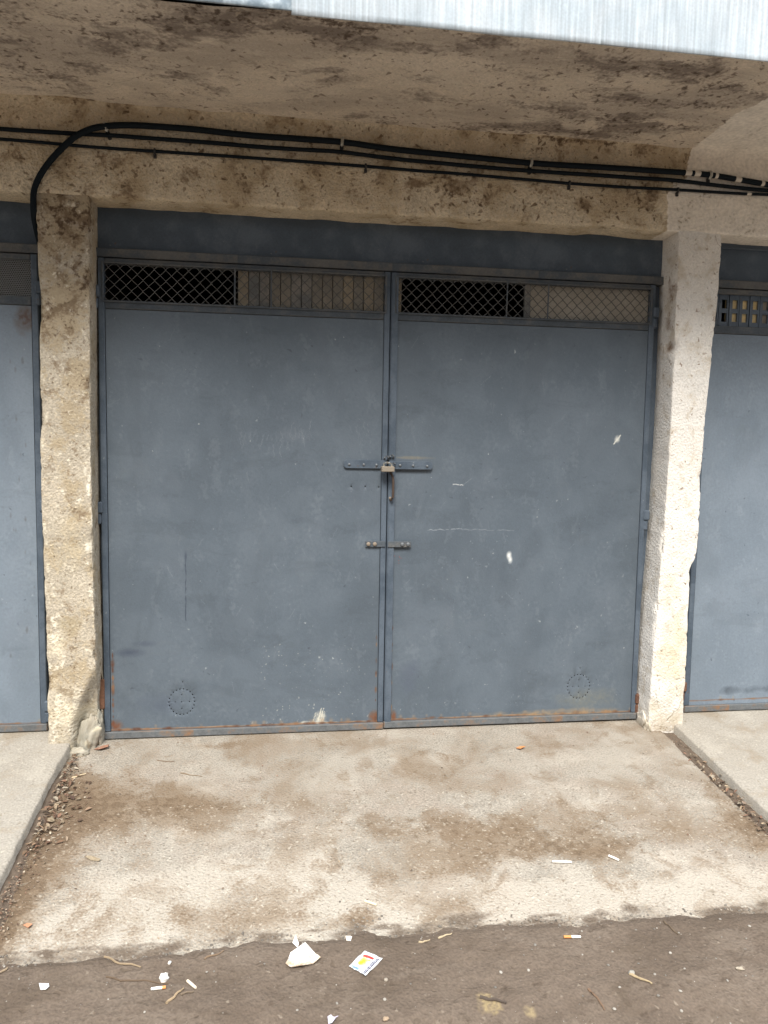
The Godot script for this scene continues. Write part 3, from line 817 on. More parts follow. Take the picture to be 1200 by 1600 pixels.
# ------------------------------------------------------------------ ground
func make_ground() -> void:
	var xs := []
	var zs := []
	var x := -2.3
	while x <= 2.3001:
		xs.append(x)
		x += 0.018
	var g := 0.05
	while xs[-1] < 420.0:
		xs.append(xs[-1] + g)
		xs.push_front(xs[0] - g)
		g *= 1.35
	var z := 1.12
	while z <= 2.6:
		zs.append(z)
		z += 0.014
	g = 0.05
	while zs[-1] < 420.0:
		zs.append(zs[-1] + g)
		zs.push_front(zs[0] - g)
		g *= 1.35
	var ps := PackedVector3Array()
	var us := PackedVector2Array()
	for zz in zs:
		for xx in xs:
			ps.append(Vector3(xx, mud(xx, zz) if zz > 1.0 else minf(ap(zz) - 0.06, -0.2), zz))
			us.append(uv(M.mud_t, pingpong(xx + 2.0, 4.0) - 2.0, 1.1 + pingpong(zz - 1.1, 2.0)))
	tag(obj("ground", sheet(xs.size(), zs.size(), ps, us, Vector3.UP), M.mud, self), "grey brown trodden mud of the lane before the garages", "", "", "structure")
	slab("concrete_apron", -1.428, 1.372, 0.0, M.apron_t, M.apron, "worn stained concrete apron in front of the middle garage", 31)
	slab("concrete_apron", -4.3, -1.425, 0.05, M.slab_t, M.slab, "cleaner raised concrete apron left of the leaf-filled gutter", 32)
	slab("concrete_apron", 1.435, 4.3, 0.03, M.slab_t, M.slab, "pale concrete apron of the garage beside the white pillar", 33)

func slab(called: String, xa: float, xb: float, rise: float, t: Dictionary, mat: Material, label: String, sd: int) -> void:
	var xs := [xa, xa, xa + 0.006]
	var n := int((xb - xa) / 0.022)
	for k in range(1, n):
		xs.append(xa + (xb - xa) * k / n)
	xs.append_array([xb - 0.006, xb, xb])
	var zs := []
	var z := -0.12
	while z < 1.42:
		zs.append(z)
		z += 0.02
	zs.append_array([1.426, 1.43, 1.43])
	var ps := PackedVector3Array()
	var us := PackedVector2Array()
	for j in zs.size():
		for i in xs.size():
			var x: float = xs[i]
			var zz: float = zs[j]
			var y := ap(zz) + rise + 0.003 * fn.get_noise_2d(x * 60.0 + sd * 50.0, zz * 60.0) + 0.0016 * fn.get_noise_2d(x * 330.0 + sd, zz * 330.0)
			if zz < 0.02: y = minf(y, rise - 0.001 - 0.0)
			var e := 0
			if i == 0 or i == xs.size() - 1 or j == zs.size() - 1: e = 2
			elif i == 1 or i == xs.size() - 2 or j == zs.size() - 2: e = 1
			var dx := 0.0
			if i < 3 or i > xs.size() - 4:   # a worn, wavering arris
				dx = 0.006 * fn.get_noise_2d(zz * 130.0, sd * 9.0) + 0.004 * fn.get_noise_2d(zz * 600.0, sd * 19.0)
			if e == 1: y -= 0.004 + 0.003 * absf(fn.get_noise_2d(zz * 500.0, x * 500.0))
			if e == 2: y -= 0.16
			ps.append(Vector3(x + dx, y, zz))
			us.append(uv(t, x if absf(xa) < 2.0 and xb < 2.0 and rise == 0.0 else pingpong(absf(x) - 1.4, 1.9), zz - (0.02 if e == 2 else 0.0)) + (Vector2(0.15, 0.0) if e == 2 and j < zs.size() - 1 else Vector2.ZERO))
	tag(obj(called, sheet(xs.size(), zs.size(), ps, us, Vector3.UP), mat, self), label, "", "", "structure")

# ------------------------------------------------------------------ building
func pillar(xl: Callable, xr: Callable, top: float, bot: float, t: Dictionary, mat: Material, sd: int, chips: Callable) -> MeshInstance3D:
	var back := -0.15
	var rad := 0.006
	var ss := []      # distance round the pillar, as [side, fraction]
	for k in 11: ss.append([0, k / 11.0])
	for k in 5: ss.append([3, k / 5.0])
	for k in 15: ss.append([1, k / 15.0])
	for k in 5: ss.append([4, k / 5.0])
	for k in 12: ss.append([2, k / 11.0])
	var rows := int((top - bot) / 0.009)
	var ps := PackedVector3Array()
	var us := PackedVector2Array()
	for j in rows + 1:
		var y := bot + (top - bot) * j / rows
		var a: float = xl.call(y)
		var b: float = xr.call(y)
		for e in ss:
			var p := Vector2.ZERO
			var nrm := Vector2.ZERO
			var s := 0.0
			var f: float = e[1]
			match e[0]:
				0:
					p = Vector2(a, lerpf(back, WALL - rad, f)); nrm = Vector2(-1, 0); s = f * 0.262
				1:
					p = Vector2(lerpf(a + rad, b - rad, f), WALL); nrm = Vector2(0, 1); s = 0.278 + f * 0.19
				2:
					p = Vector2(b, lerpf(WALL - rad, back, f)); nrm = Vector2(1, 0); s = 0.484 + f * 0.262
				3:
					var an := PI - f * PI * 0.5
					nrm = Vector2(cos(an), sin(an)); p = Vector2(a + rad, WALL - rad) + nrm * rad; s = 0.262 + f * 0.016
				4:
					var an := PI * 0.5 - f * PI * 0.5
					nrm = Vector2(cos(an), sin(an)); p = Vector2(b - rad, WALL - rad) + nrm * rad; s = 0.468 + f * 0.016
			var q := Vector3(p.x, y, p.y)
			var d := 0.0028 * fn.get_noise_3d(q.x * 50.0 + sd * 90.0, y * 50.0, q.z * 50.0) + 0.0022 * fn.get_noise_3d(q.x * 420.0 + sd * 90.0, y * 420.0, q.z * 420.0)
			# broken arrises
			var corner := minf(absf(p.x - a), absf(b - p.x))
			corner = smooth(0.03, 0.0, corner) * smooth(0.035, 0.0, WALL - p.y)
			var chip: float = maxf(0.0, fn.get_noise_2d(y * 160.0, sd * 31.0 + (500.0 if p.x > (a + b) * 0.5 else 0.0)) - 0.12) * 0.016
			chip += maxf(0.0, fn.get_noise_2d(y * 900.0, sd * 61.0 + (300.0 if p.x > (a + b) * 0.5 else 0.0)) - 0.2) * 0.009
			d -= corner * chip
			q += Vector3(nrm.x, 0, nrm.y) * d
			q += chips.call(q, a, b)
			q.z -= 0.007 * smooth(LINTEL - 0.07, LINTEL + 0.03, y)   # runs into the face of the beam
			ps.append(q)
			us.append(uv(t, s, y))
	return obj("pillar", sheet(ss.size(), rows + 1, ps, us, Vector3.BACK), mat, building)

func make_building() -> void:
	building = group("garage_building", self)
	tag(building, "row of old garages with plastered pillars, concrete overhang and blue grey steel doors", "garage")
	var no := func(_q: Vector3, _a: float, _b: float) -> Vector3: return Vector3.ZERO
	# broken foot of the left pillar: its right arris is gone below 0.3 m
	var foot := func(q: Vector3, a: float, b: float) -> Vector3:
		var gone := 0.085 * smooth(0.36, 0.08, q.y) + 0.006 * fn.get_noise_2d(q.y * 260.0, 900.0)
		var k := smooth(b - gone - 0.035, b - gone + 0.02, q.x) * smooth(0.0, 0.06, q.z) * smooth(0.38, 0.28, q.y)
		var e := 0.008 * fn.get_noise_3d(q.x * 300.0, q.y * 300.0, q.z * 300.0)
		return Vector3(-0.012 * k + e * k, 0, -(0.075 + e) * k)
	var pa := pillar(func(y: float) -> float: return -1.515 + 0.004 * sin(y * 4.0), func(y: float) -> float: return -1.309 + 0.004 * sin(y * 3.0 + 1.0), LINTEL + 0.035, -0.06, M.pillar_a_t, M.pillar_a, 1, foot)
	tag(pa, "tan plastered pillar with a broken cement foot")
	var nick := func(q: Vector3, a: float, b: float) -> Vector3:
		var k := smooth(b - 0.05, b, q.x) * smooth(0.04, 0.12, q.z)
		var n := 0.008 * k * smooth(0.90, 0.84, q.y) * smooth(0.70, 0.80, q.y)
		var lump := 0.008 * fn.get_noise_3d(q.x * 200.0, q.y * 200.0, q.z * 200.0) * smooth(0.26, 0.10, q.y)
		var hole := -0.016 * exp(-pow((q.y - 1.86) / 0.028, 2.0)) * smooth(a + 0.03, a, q.x) * smooth(0.03, 0.07, q.z)
		return Vector3(-n - hole * 0.7, 0, lump + hole)
	var pb := pillar(func(y: float) -> float: return 1.300 + 0.036 * smooth(0.2, 1.2, y) + 0.003 * sin(y * 5.0), func(y: float) -> float: return 1.482 + 0.028 * smooth(0.78, 0.86, y) + 0.040 * smooth(1.3, 2.3, y), LINTEL + 0.035, -0.06, M.pillar_b_t, M.pillar_b, 2, nick)
	tag(pb, "white painted pillar with chipped cream foot")
	for sx in [-1.0, 1.0]:
		var x0: float = sx * 4.25
		pillar(func(_y: float) -> float: return x0 - 0.1, func(_y: float) -> float: return x0 + 0.1, LINTEL + 0.02, -0.1, M.pillar_a_t, M.pillar_a, 3, no)
	# cement smeared round the foot of the left pillar
	lump("cement_patch", Vector3(-1.362, 0.02, 0.052), Vector3(0.048, 0.120, 0.040), 61, M.pillar_a, Vector2(0.44, 0.06), -0.28)
	lump("cement_patch", Vector3(-1.322, 0.05, 0.02), Vector3(0.024, 0.095, 0.040), 62, M.pillar_a, Vector2(0.5, 0.1), 0.0)
	lump("cement_patch", Vector3(-1.395, -0.03, 0.115), Vector3(0.055, 0.040, 0.030), 63, M.pillar_a, Vector2(0.44, 0.05), 0.1)
	lump("cement_patch", Vector3(1.312, -0.01, 0.05), Vector3(0.020, 0.075, 0.065), 64, M.pillar_b, Vector2(0.40, 0.04), 0.1)
	# beam over the doors, with a cove into the soffit
	var prof := []      # [y, z, metres along, nx, ny]
	for k in 9: prof.append([LINTEL, lerpf(-0.1, 0.106, k / 8.0), 0.206 * k / 8.0, 0.0, -1.0])
	for k in range(1, 5):
		var a := k / 5.0 * PI * 0.5
		prof.append([LINTEL + 0.014 * (1.0 - cos(a)), 0.106 + 0.014 * sin(a), 0.206 + 0.004 * k, sin(a), -cos(a)])
	for k in 19: prof.append([lerpf(LINTEL + 0.014, 2.715, k / 18.0), WALL, 0.226 + 0.316 * k / 18.0, 1.0, 0.0])
	for k in range(1, 6):
		var a := k / 5.0 * PI * 0.45
		prof.append([2.715 + 0.05 * sin(a), WALL + 0.05 * (1.0 - cos(a)), 0.542 + 0.016 * k, cos(a), -sin(a)])
	var nx := 420
	var ps := PackedVector3Array()
	var us := PackedVector2Array()
	for i in nx + 1:
		var x := -4.4 + 8.8 * i / nx
		for p in prof:
			var d: float = 0.005 * fn.get_noise_3d(x * 45.0, p[0] * 90.0, 5.0) + 0.003 * fn.get_noise_3d(x * 260.0, p[0] * 260.0, p[1] * 260.0)
			if p[0] < LINTEL + 0.016:
				d -= 0.012 * maxf(0.0, fn.get_noise_2d(x * 150.0, 333.0) - 0.1)
			ps.append(Vector3(x, p[0] + p[4] * d, p[1] + p[3] * d))
			us.append(uv(M.lintel_t, pingpong(x + 2.0, 4.0) - 2.0, p[2]))
	tag(obj("lintel", sheet(prof.size(), nx + 1, ps, us, Vector3.BACK), M.lintel, building), "stained tan beam over the doors")
	# underside of the overhang
	ps = PackedVector3Array()
	us = PackedVector2Array()
	var nzs := 44
	for j in nzs + 1:
		var z := lerpf(0.09, EDGE, j / float(nzs))
		for i in nx + 1:
			var x := -4.4 + 8.8 * i / nx
			var y := SOFFIT + 0.009 * fn.get_noise_2d(x * 40.0, z * 60.0 + 700.0) + 0.0035 * fn.get_noise_2d(x * 210.0, z * 300.0)
			ps.append(Vector3(x, y, z))
			us.append(uv(M.soffit_t, pingpong(x + 2.0, 4.0) - 2.0, z))
	tag(obj("soffit", sheet(nx + 1, nzs + 1, ps, us, Vector3.DOWN), M.soffit, building), "sooty plaster underside of the overhang, white past the right pillar")
	obj("roof_slab", box(Vector3(-4.4, 2.79, -5.0), Vector3(4.4, 2.96, EDGE - 0.002), 0.01), M.inner, building)
	# zinc along the roof edge
	for e in [[-4.4, -3.2, 2.755, 0.953, 0], [-3.21, -2.1, 2.752, 0.957, 0], [-2.11, -1.3, 2.756, 0.953, 0], [-1.31, -0.486, 2.757, 0.956, 1], [-0.488, 0.556, 2.742, 0.962, 0], [0.554, 1.62, 2.742, 0.959, 0], [1.61, 2.7, 2.742, 0.962, 0], [2.69, 4.4, 2.742, 0.959, 0]]:
		ps = PackedVector3Array()
		us = PackedVector2Array()
		var n := 24
		var pr := [[0.012, -0.012], [0.003, -0.010], [0.0, -0.002], [0.002, 0.0], [0.02, 0.001], [0.18, 0.003], [0.38, 0.0], [0.40, -0.01], [0.41, -0.25]]
		for i in n + 1:
			var x := lerpf(e[0], e[1], i / float(n))
			for k in pr.size():
				ps.append(Vector3(x, e[2] + pr[k][0] + 0.002 * fn.get_noise_2d(x * 90.0, e[0] * 70.0), e[3] + pr[k][1] + 0.003 * fn.get_noise_2d(x * 60.0, k * 20.0 + e[0] * 50.0)))
				us.append(Vector2((x - e[0]) / 1.2, clampf(1.0 - pr[k][0] / 0.5, 0.0, 1.0)))
		var f := obj("fascia_sheet", sheet(pr.size(), n + 1, ps, us, Vector3.BACK), M.zinc_old if e[4] == 1 else M.zinc, building)
		if e[4] == 1: tag(f, "weathered blue grey zinc sheet with streaks")
	# closed rooms behind the doors
	for r in [[Vector3(-4.4, -0.2, -5.1), Vector3(4.4, 2.80, -5.0)], [Vector3(-4.5, -0.2, -5.0), Vector3(-4.36, 2.95, 0.1)], [Vector3(4.36, -0.2, -5.0), Vector3(4.5, 2.95, 0.1)], [Vector3(-1.49, -0.1, -5.0), Vector3(-1.33, 2.80, -0.14)], [Vector3(1.34, -0.1, -5.0), Vector3(1.50, 2.80, -0.14)]]:
		obj("inner_wall", box(r[0], r[1], 0.004), M.inner, building)
	obj("inner_floor", box(Vector3(-4.4, -0.2, -5.0), Vector3(4.4, -0.004, -0.11), 0.004), M.inner, building)
	obj("inner_wall", box(Vector3(-4.4, LINTEL + 0.03, -0.14), Vector3(4.4, 2.80, -0.09), 0.004), M.inner, building)

func lump(called: String, at: Vector3, size: Vector3, sd: int, mat: Material, where: Vector2, tilt: float) -> void:
	var ps := PackedVector3Array()
	var us := PackedVector2Array()
	for j in 27:
		var th := PI * j / 26.0
		for i in 41:
			var ph := TAU * (i % 40) / 40.0
			var d := Vector3(sin(th) * cos(ph), cos(th), sin(th) * sin(ph))
			d = Vector3(signf(d.x) * pow(absf(d.x), 0.8), d.y, signf(d.z) * pow(absf(d.z), 0.8))
			var r := 1.0 + 0.30 * fn.get_noise_3d(d.x * 55.0 + sd * 77.0, d.y * 55.0, d.z * 55.0) + 0.16 * fn.get_noise_3d(d.x * 190.0, d.y * 190.0 + sd * 7.0, d.z * 190.0) + 0.07 * fn.get_noise_3d(d.x * 600.0, d.y * 600.0 + sd * 7.0, d.z * 600.0)
			ps.append((d * size * r).rotated(Vector3.BACK, tilt))
			us.append(uv(M.pillar_a_t, where.x + (d.x + d.z) * 0.03, where.y + d.y * 0.04))
	obj(called, sheet(41, 27, ps, us, Vector3(0, 0, 1)), mat, building, at)

# ------------------------------------------------------------------ doors
func wob(x: float, y: float) -> float:    # the slight buckling of thin sheet
	return 0.0034 * fn.get_noise_2d(x * 26.0, y * 26.0)

# a flat sheet at z with round holes; holes = [[x, y, r], ...]; patches = rectangles that hold them
func holed(x0: float, x1: float, y0: float, y1: float, z: float, holes: Array, patches: Array, t: Dictionary, off: float) -> ArrayMesh:
	var st := SurfaceTool.new()
	st.begin(Mesh.PRIMITIVE_TRIANGLES)
	var put := func(a: Vector2, b: Vector2, c: Vector2) -> void:
		var q := [a, b, c]
		if (b - a).cross(c - a) > 0.0: q = [a, c, b]
		for p in q:
			st.set_uv(uv(t, p.x + off, p.y))
			st.add_vertex(Vector3(p.x, p.y, z + wob(p.x + off, p.y)))
	var xs := []
	var ys := []
	for k in 25: xs.append(lerpf(x0, x1, k / 24.0))
	for k in 37: ys.append(lerpf(y0, y1, k / 36.0))
	for r in patches:
		xs.append_array([r.position.x, r.end.x])
		ys.append_array([r.position.y, r.end.y])
	xs.sort()
	ys.sort()
	for j in ys.size() - 1:
		for i in xs.size() - 1:
			var mid := Vector2((xs[i] + xs[i + 1]) * 0.5, (ys[j] + ys[j + 1]) * 0.5)
			var inside := false
			for r in patches:
				if r.has_point(mid): inside = true
			if inside or xs[i + 1] - xs[i] < 1e-5 or ys[j + 1] - ys[j] < 1e-5: continue
			var a := Vector2(xs[i], ys[j]); var b := Vector2(xs[i + 1], ys[j]); var c := Vector2(xs[i + 1], ys[j + 1]); var d := Vector2(xs[i], ys[j + 1])
			put.call(a, b, c)
			put.call(a, c, d)
	for r in patches:
		var pts := PackedVector2Array()
		for k in 8:
			var f := k / 8.0
			pts.append(r.position + Vector2(r.size.x * f, 0)); pts.append(r.end - Vector2(r.size.x * f, 0))
			pts.append(Vector2(r.end.x, r.position.y + r.size.y * f)); pts.append(Vector2(r.position.x, r.end.y - r.size.y * f))
		var mine := []
		for h in holes:
			if r.has_point(Vector2(h[0], h[1])):
				mine.append(h)
				for e in 8:
					pts.append(Vector2(h[0] + cos(TAU * e / 8.0) * h[2], h[1] + sin(TAU * e / 8.0) * h[2]))
		var idx := Geometry2D.triangulate_delaunay(pts)
		for k in range(0, idx.size(), 3):
			var m := (pts[idx[k]] + pts[idx[k + 1]] + pts[idx[k + 2]]) / 3.0
			var hole := false
			for h in mine:
				if m.distance_to(Vector2(h[0], h[1])) < h[2] * 0.92: hole = true
			if not hole: put.call(pts[idx[k]], pts[idx[k + 1]], pts[idx[k + 2]])
		for h in mine:    # the thickness of the sheet
			for e in 8:
				var a: Vector2 = Vector2(cos(TAU * e / 8.0), sin(TAU * e / 8.0)) * h[2] + Vector2(h[0], h[1])
				var b: Vector2 = Vector2(cos(TAU * (e + 1) / 8.0), sin(TAU * (e + 1) / 8.0)) * h[2] + Vector2(h[0], h[1])
				var za := z + wob(a.x + off, a.y)
				for p in [Vector3(a.x, a.y, za), Vector3(a.x, a.y, za - 0.002), Vector3(b.x, b.y, za), Vector3(b.x, b.y, za), Vector3(a.x, a.y, za - 0.002), Vector3(b.x, b.y, za - 0.002)]:
					st.set_uv(uv(t, p.x + off, p.y))
					st.add_vertex(p)
	st.generate_normals()
	return st.commit()

# local x runs from 0 (left edge) to w; base = height of its lower edge
func leaf(label: String, x0: float, w: float, base: float, mat: Material, t: Dictionary, off: float, vent: String, seam_right: bool, holes := [], patches := []) -> Node3D:
	var L := group("door_leaf", building, Vector3(x0, 0, 0))
	tag(L, label)
	var sw := 0.027      # stile
	var vl := 1.985      # ventilation opening
	var vh := 2.140
	var vr := 1.948      # lower edge of the rail below it
	for s in [0, 1]:
		var a: float = 0.0 if s == 0 else w - sw
		obj("stile", box(Vector3(a, base + 0.036, -0.038), Vector3(a + sw, DOOR_TOP, 0.0), 0.003), M.steel, L)
	obj("top_rail", box(Vector3(sw + 0.001, vh, -0.036), Vector3(w - sw - 0.001, DOOR_TOP - 0.001, -0.001), 0.003), M.dusty, L)
	obj("vent_rail", box(Vector3(sw + 0.001, vr, -0.036), Vector3(w - sw - 0.001, vl, -0.001), 0.003), M.dusty, L)
	tag(obj("bottom_rail", box(Vector3(-0.001, base + 0.003, -0.036), Vector3(w + 0.001, base + 0.035, 0.007), 0.003), M.rusty_rail, L), "rusted lower rail")
	obj("sheet_panel", holed(sw + 0.0025, w - sw - 0.0025, base + 0.036, vr - 0.0025, -0.005, holes, patches, t, off), mat, L)
	# thin rods round the opening
	var xa := sw - 0.006
	var xb := w - sw + 0.006
	if vent == "chain_slats" or vent == "chain_board":
		for q in [[Vector3(xa, vl - 0.006, 0.004), Vector3(xb, vl - 0.006, 0.004)], [Vector3(xa, vh + 0.006, 0.004), Vector3(xb, vh + 0.006, 0.004)], [Vector3(xa, vl - 0.008, 0.004), Vector3(xa, vh + 0.008, 0.004)], [Vector3(xb, vl - 0.008, 0.004), Vector3(xb, vh + 0.008, 0.004)]]:
			obj("vent_frame_rod", rod(q, 0.0042, 6), M.dusty, L)
		for dx in ([0.588, 0.749] if vent == "chain_slats" else [0.549, 0.751]):
			obj("vent_frame_rod", rod([Vector3(dx, vl - 0.006, 0.006), Vector3(dx + 0.001, vh + 0.006, 0.006)], 0.0036, 6), M.dusty, L)
		# diamond mesh: zigzag wires hooked into each other
		var st := begin()
		var pit := 0.0244
		var n := int((xb - xa) / pit) + 1
		for k in n:
			var cx := xa + pit * (k + 0.5)
			var pts := []
			var rows := 7
			for j in rows + 1:
				var yy := lerpf(vl - 0.008, vh + 0.008, j / float(rows))
				var side := 1.0 if (j + k) % 2 == 0 else -1.0
				var xx := clampf(cx + side * (pit * 0.5 + 0.0010) + 0.0026 * fn.get_noise_2d(k * 90.0 + x0 * 77.0, j * 130.0), xa, xb)
				yy += 0.002 * fn.get_noise_2d(k * 70.0, j * 90.0 + 400.0)
				pts.append(Vector3(xx, yy, -0.002 + (0.0022 if j % 2 == 0 else -0.0022)))
			tube(st, pts, 0.0027, 5)
		tag(obj("wire_mesh", done(st), M.wire, L), "", "", "", "stuff")
	if vent == "chain_slats":
		var x := 0.602
		var k := 0
		while x < w - sw - 0.01:
			var x2 := minf(x + 0.0465, w - sw)
			var m: Material = M.board_b if k == 0 else (M.board_c if k in [1, 2, 5, 6] else (M.board_b if k in [10, 12] else M.board_a))
			obj("slat", box(Vector3(x, vl - 0.01, -0.030 - 0.003 * (k % 2)), Vector3(x2 - 0.0015, vh + 0.006, -0.018 - 0.002 * (k % 3)), 0.002), m, L)
			x += 0.0475
			k += 1
	elif vent == "chain_board":
		obj("slat", box(Vector3(sw, vl - 0.01, -0.030), Vector3(0.050, vh + 0.006, -0.018), 0.002), M.board_b, L)
		obj("slat", box(Vector3(0.642, vl - 0.01, -0.032), Vector3(0.672, vh + 0.006, -0.016), 0.002), M.board_c, L)
		obj("backing_board", box(Vector3(0.673, vl - 0.01, -0.034), Vector3(w - 0.02, vh + 0.006, -0.022), 0.002), M.board_grey, L)
	elif vent == "perforated":
		var st := begin()
		var p := 0.0092
		var zz := -0.012
		var yb := vl - 0.002
		var j := 0
		while yb + j * p * 0.866 < vh + 0.002:
			var cy := yb + j * p * 0.866
			var i := 0
			while sw + i * p < w - sw + p:
				var cxx := sw + i * p + (p * 0.5 if j % 2 else 0.0)
				for e in 6:
					var a := TAU * (e + 0.5) / 6.0
					var b := TAU * (e + 1.5) / 6.0
					var ro := p / sqrt(3.0)
					tris(st, [Vector3(cxx + cos(a) * 0.0039, cy + sin(a) * 0.0039, zz), Vector3(cxx + cos(b) * 0.0039, cy + sin(b) * 0.0039, zz), Vector3(cxx + cos(b) * ro, cy + sin(b) * ro, zz), Vector3(cxx + cos(a) * ro, cy + sin(a) * ro, zz)], Vector3.BACK)
				i += 1
			j += 1
		tag(obj("perforated_plate", done(st), M.plate, L), "steel plate pierced with small round holes")
	elif vent == "grille":
		var x := sw
		var k := 0
		while x < w - sw - 0.02:
			var x2 := minf(x + 0.055, w - sw)
			var st := begin()
			var hx0 := x + 0.018
			var hx1 := x + 0.045
			var z0 := -0.026 - 0.002 * (k % 2)
			var z1 := -0.016 - 0.002 * (k % 2)
			var ys := [vl - 0.012, vl + 0.024, vl + 0.066, vl + 0.088, vl + 0.130, vh + 0.008]
			bx(st, Vector3(x + 0.0015, ys[0], z0), Vector3(hx0, ys[5], z1), 0.001)
			if x2 - 0.0015 > hx1:
				bx(st, Vector3(hx1, ys[0], z0), Vector3(x2 - 0.0015, ys[5], z1), 0.001)
				for r in [[0, 1], [2, 3], [4, 5]]:
					bx(st, Vector3(hx0 - 0.0005, ys[r[0]], z0 + 0.0005), Vector3(hx1 + 0.0005, ys[r[1]], z1 - 0.0005), 0.0005)
			tag(obj("grille_strip", done(st), M.steel, L), "")
			x += 0.055
			k += 1
		obj("backing_board", box(Vector3(0.136, vl - 0.02, -0.055), Vector3(0.302, vh + 0.01, -0.030), 0.002), M.foam, L)
		obj("backing_board", box(Vector3(0.303, vl - 0.02, -0.058), Vector3(w - 0.03, vh + 0.01, -0.032), 0.002), M.board_grey, L)
	return L

func hinge(L: Node3D, x: float, y: float, rusty := false) -> void:
	var st := begin()
	bx(st, Vector3(x - 0.017, y, -0.016), Vector3(x + 0.013, y + 0.052, 0.010), 0.006)
	obj("hinge_knuckle", done(st), M.rust if rusty else M.steel, L)
	st = begin()
	bx(st, Vector3(x - 0.016, y - 0.050, -0.018), Vector3(x + 0.006, y - 0.0015, 0.005), 0.006)
	obj("hinge_knuckle", done(st), M.rust if rusty else M.steel, L)

func strap_plate(x0: float, x1: float, y0: float, y1: float, z0: float, z1: float, round_left: bool, round_right: bool) -> ArrayMesh:
	var pts := []
	var r := (y1 - y0) * 0.38
	var corners := [[x1, y1, 0.0, round_right, -1, -1], [x0, y1, PI * 0.5, round_left, 1, -1], [x0, y0, PI, round_left, 1, 1], [x1, y0, PI * 1.5, round_right, -1, 1]]
	for c in corners:
		if c[3]:
			for k in 6:
				var a: float = c[2] + PI * 0.5 * k / 5.0
				pts.append(Vector2(c[0] + c[4] * r + cos(a) * r, c[1] + c[5] * r + sin(a) * r))
		else:
			pts.append(Vector2(c[0], c[1]))
	var st := begin()
	var ctr := Vector2((x0 + x1) * 0.5, (y0 + y1) * 0.5)
	var top := []
	var ring := []
	for p in pts:
		var q: Vector2 = p + (ctr - p).sign() * 0.0012
		top.append(Vector3(q.x, q.y, z1))
		ring.append(Vector3(p.x, p.y, z1 - 0.0012))
	tris(st, top, Vector3.BACK)
	for k in pts.size():
		var n := (k + 1) % pts.size()
		var out := Vector3(ring[k].x + ring[n].x - 2.0 * ctr.x, ring[k].y + ring[n].y - 2.0 * ctr.y, 0)
		tris(st, [ring[k], ring[n], top[n], top[k]], out + Vector3(0, 0, 0.05))
		tris(st, [ring[k], ring[n], Vector3(ring[n].x, ring[n].y, z0), Vector3(ring[k].x, ring[k].y, z0)], out)
	return done(st)

func vent_circle(cx: float, cy: float) -> Array:
	var h := []
	for k in 22:
		var a := TAU * k / 22.0
		h.append([cx + cos(a) * 0.058, cy + sin(a) * 0.061, 0.0032])
	for p in [[0, 0.033], [0, -0.033], [-0.030, 0], [0, 0], [0.034, 0], [0.004, 0.094]]:
		h.append([cx + p[0], cy + p[1], 0.0027])
	return h

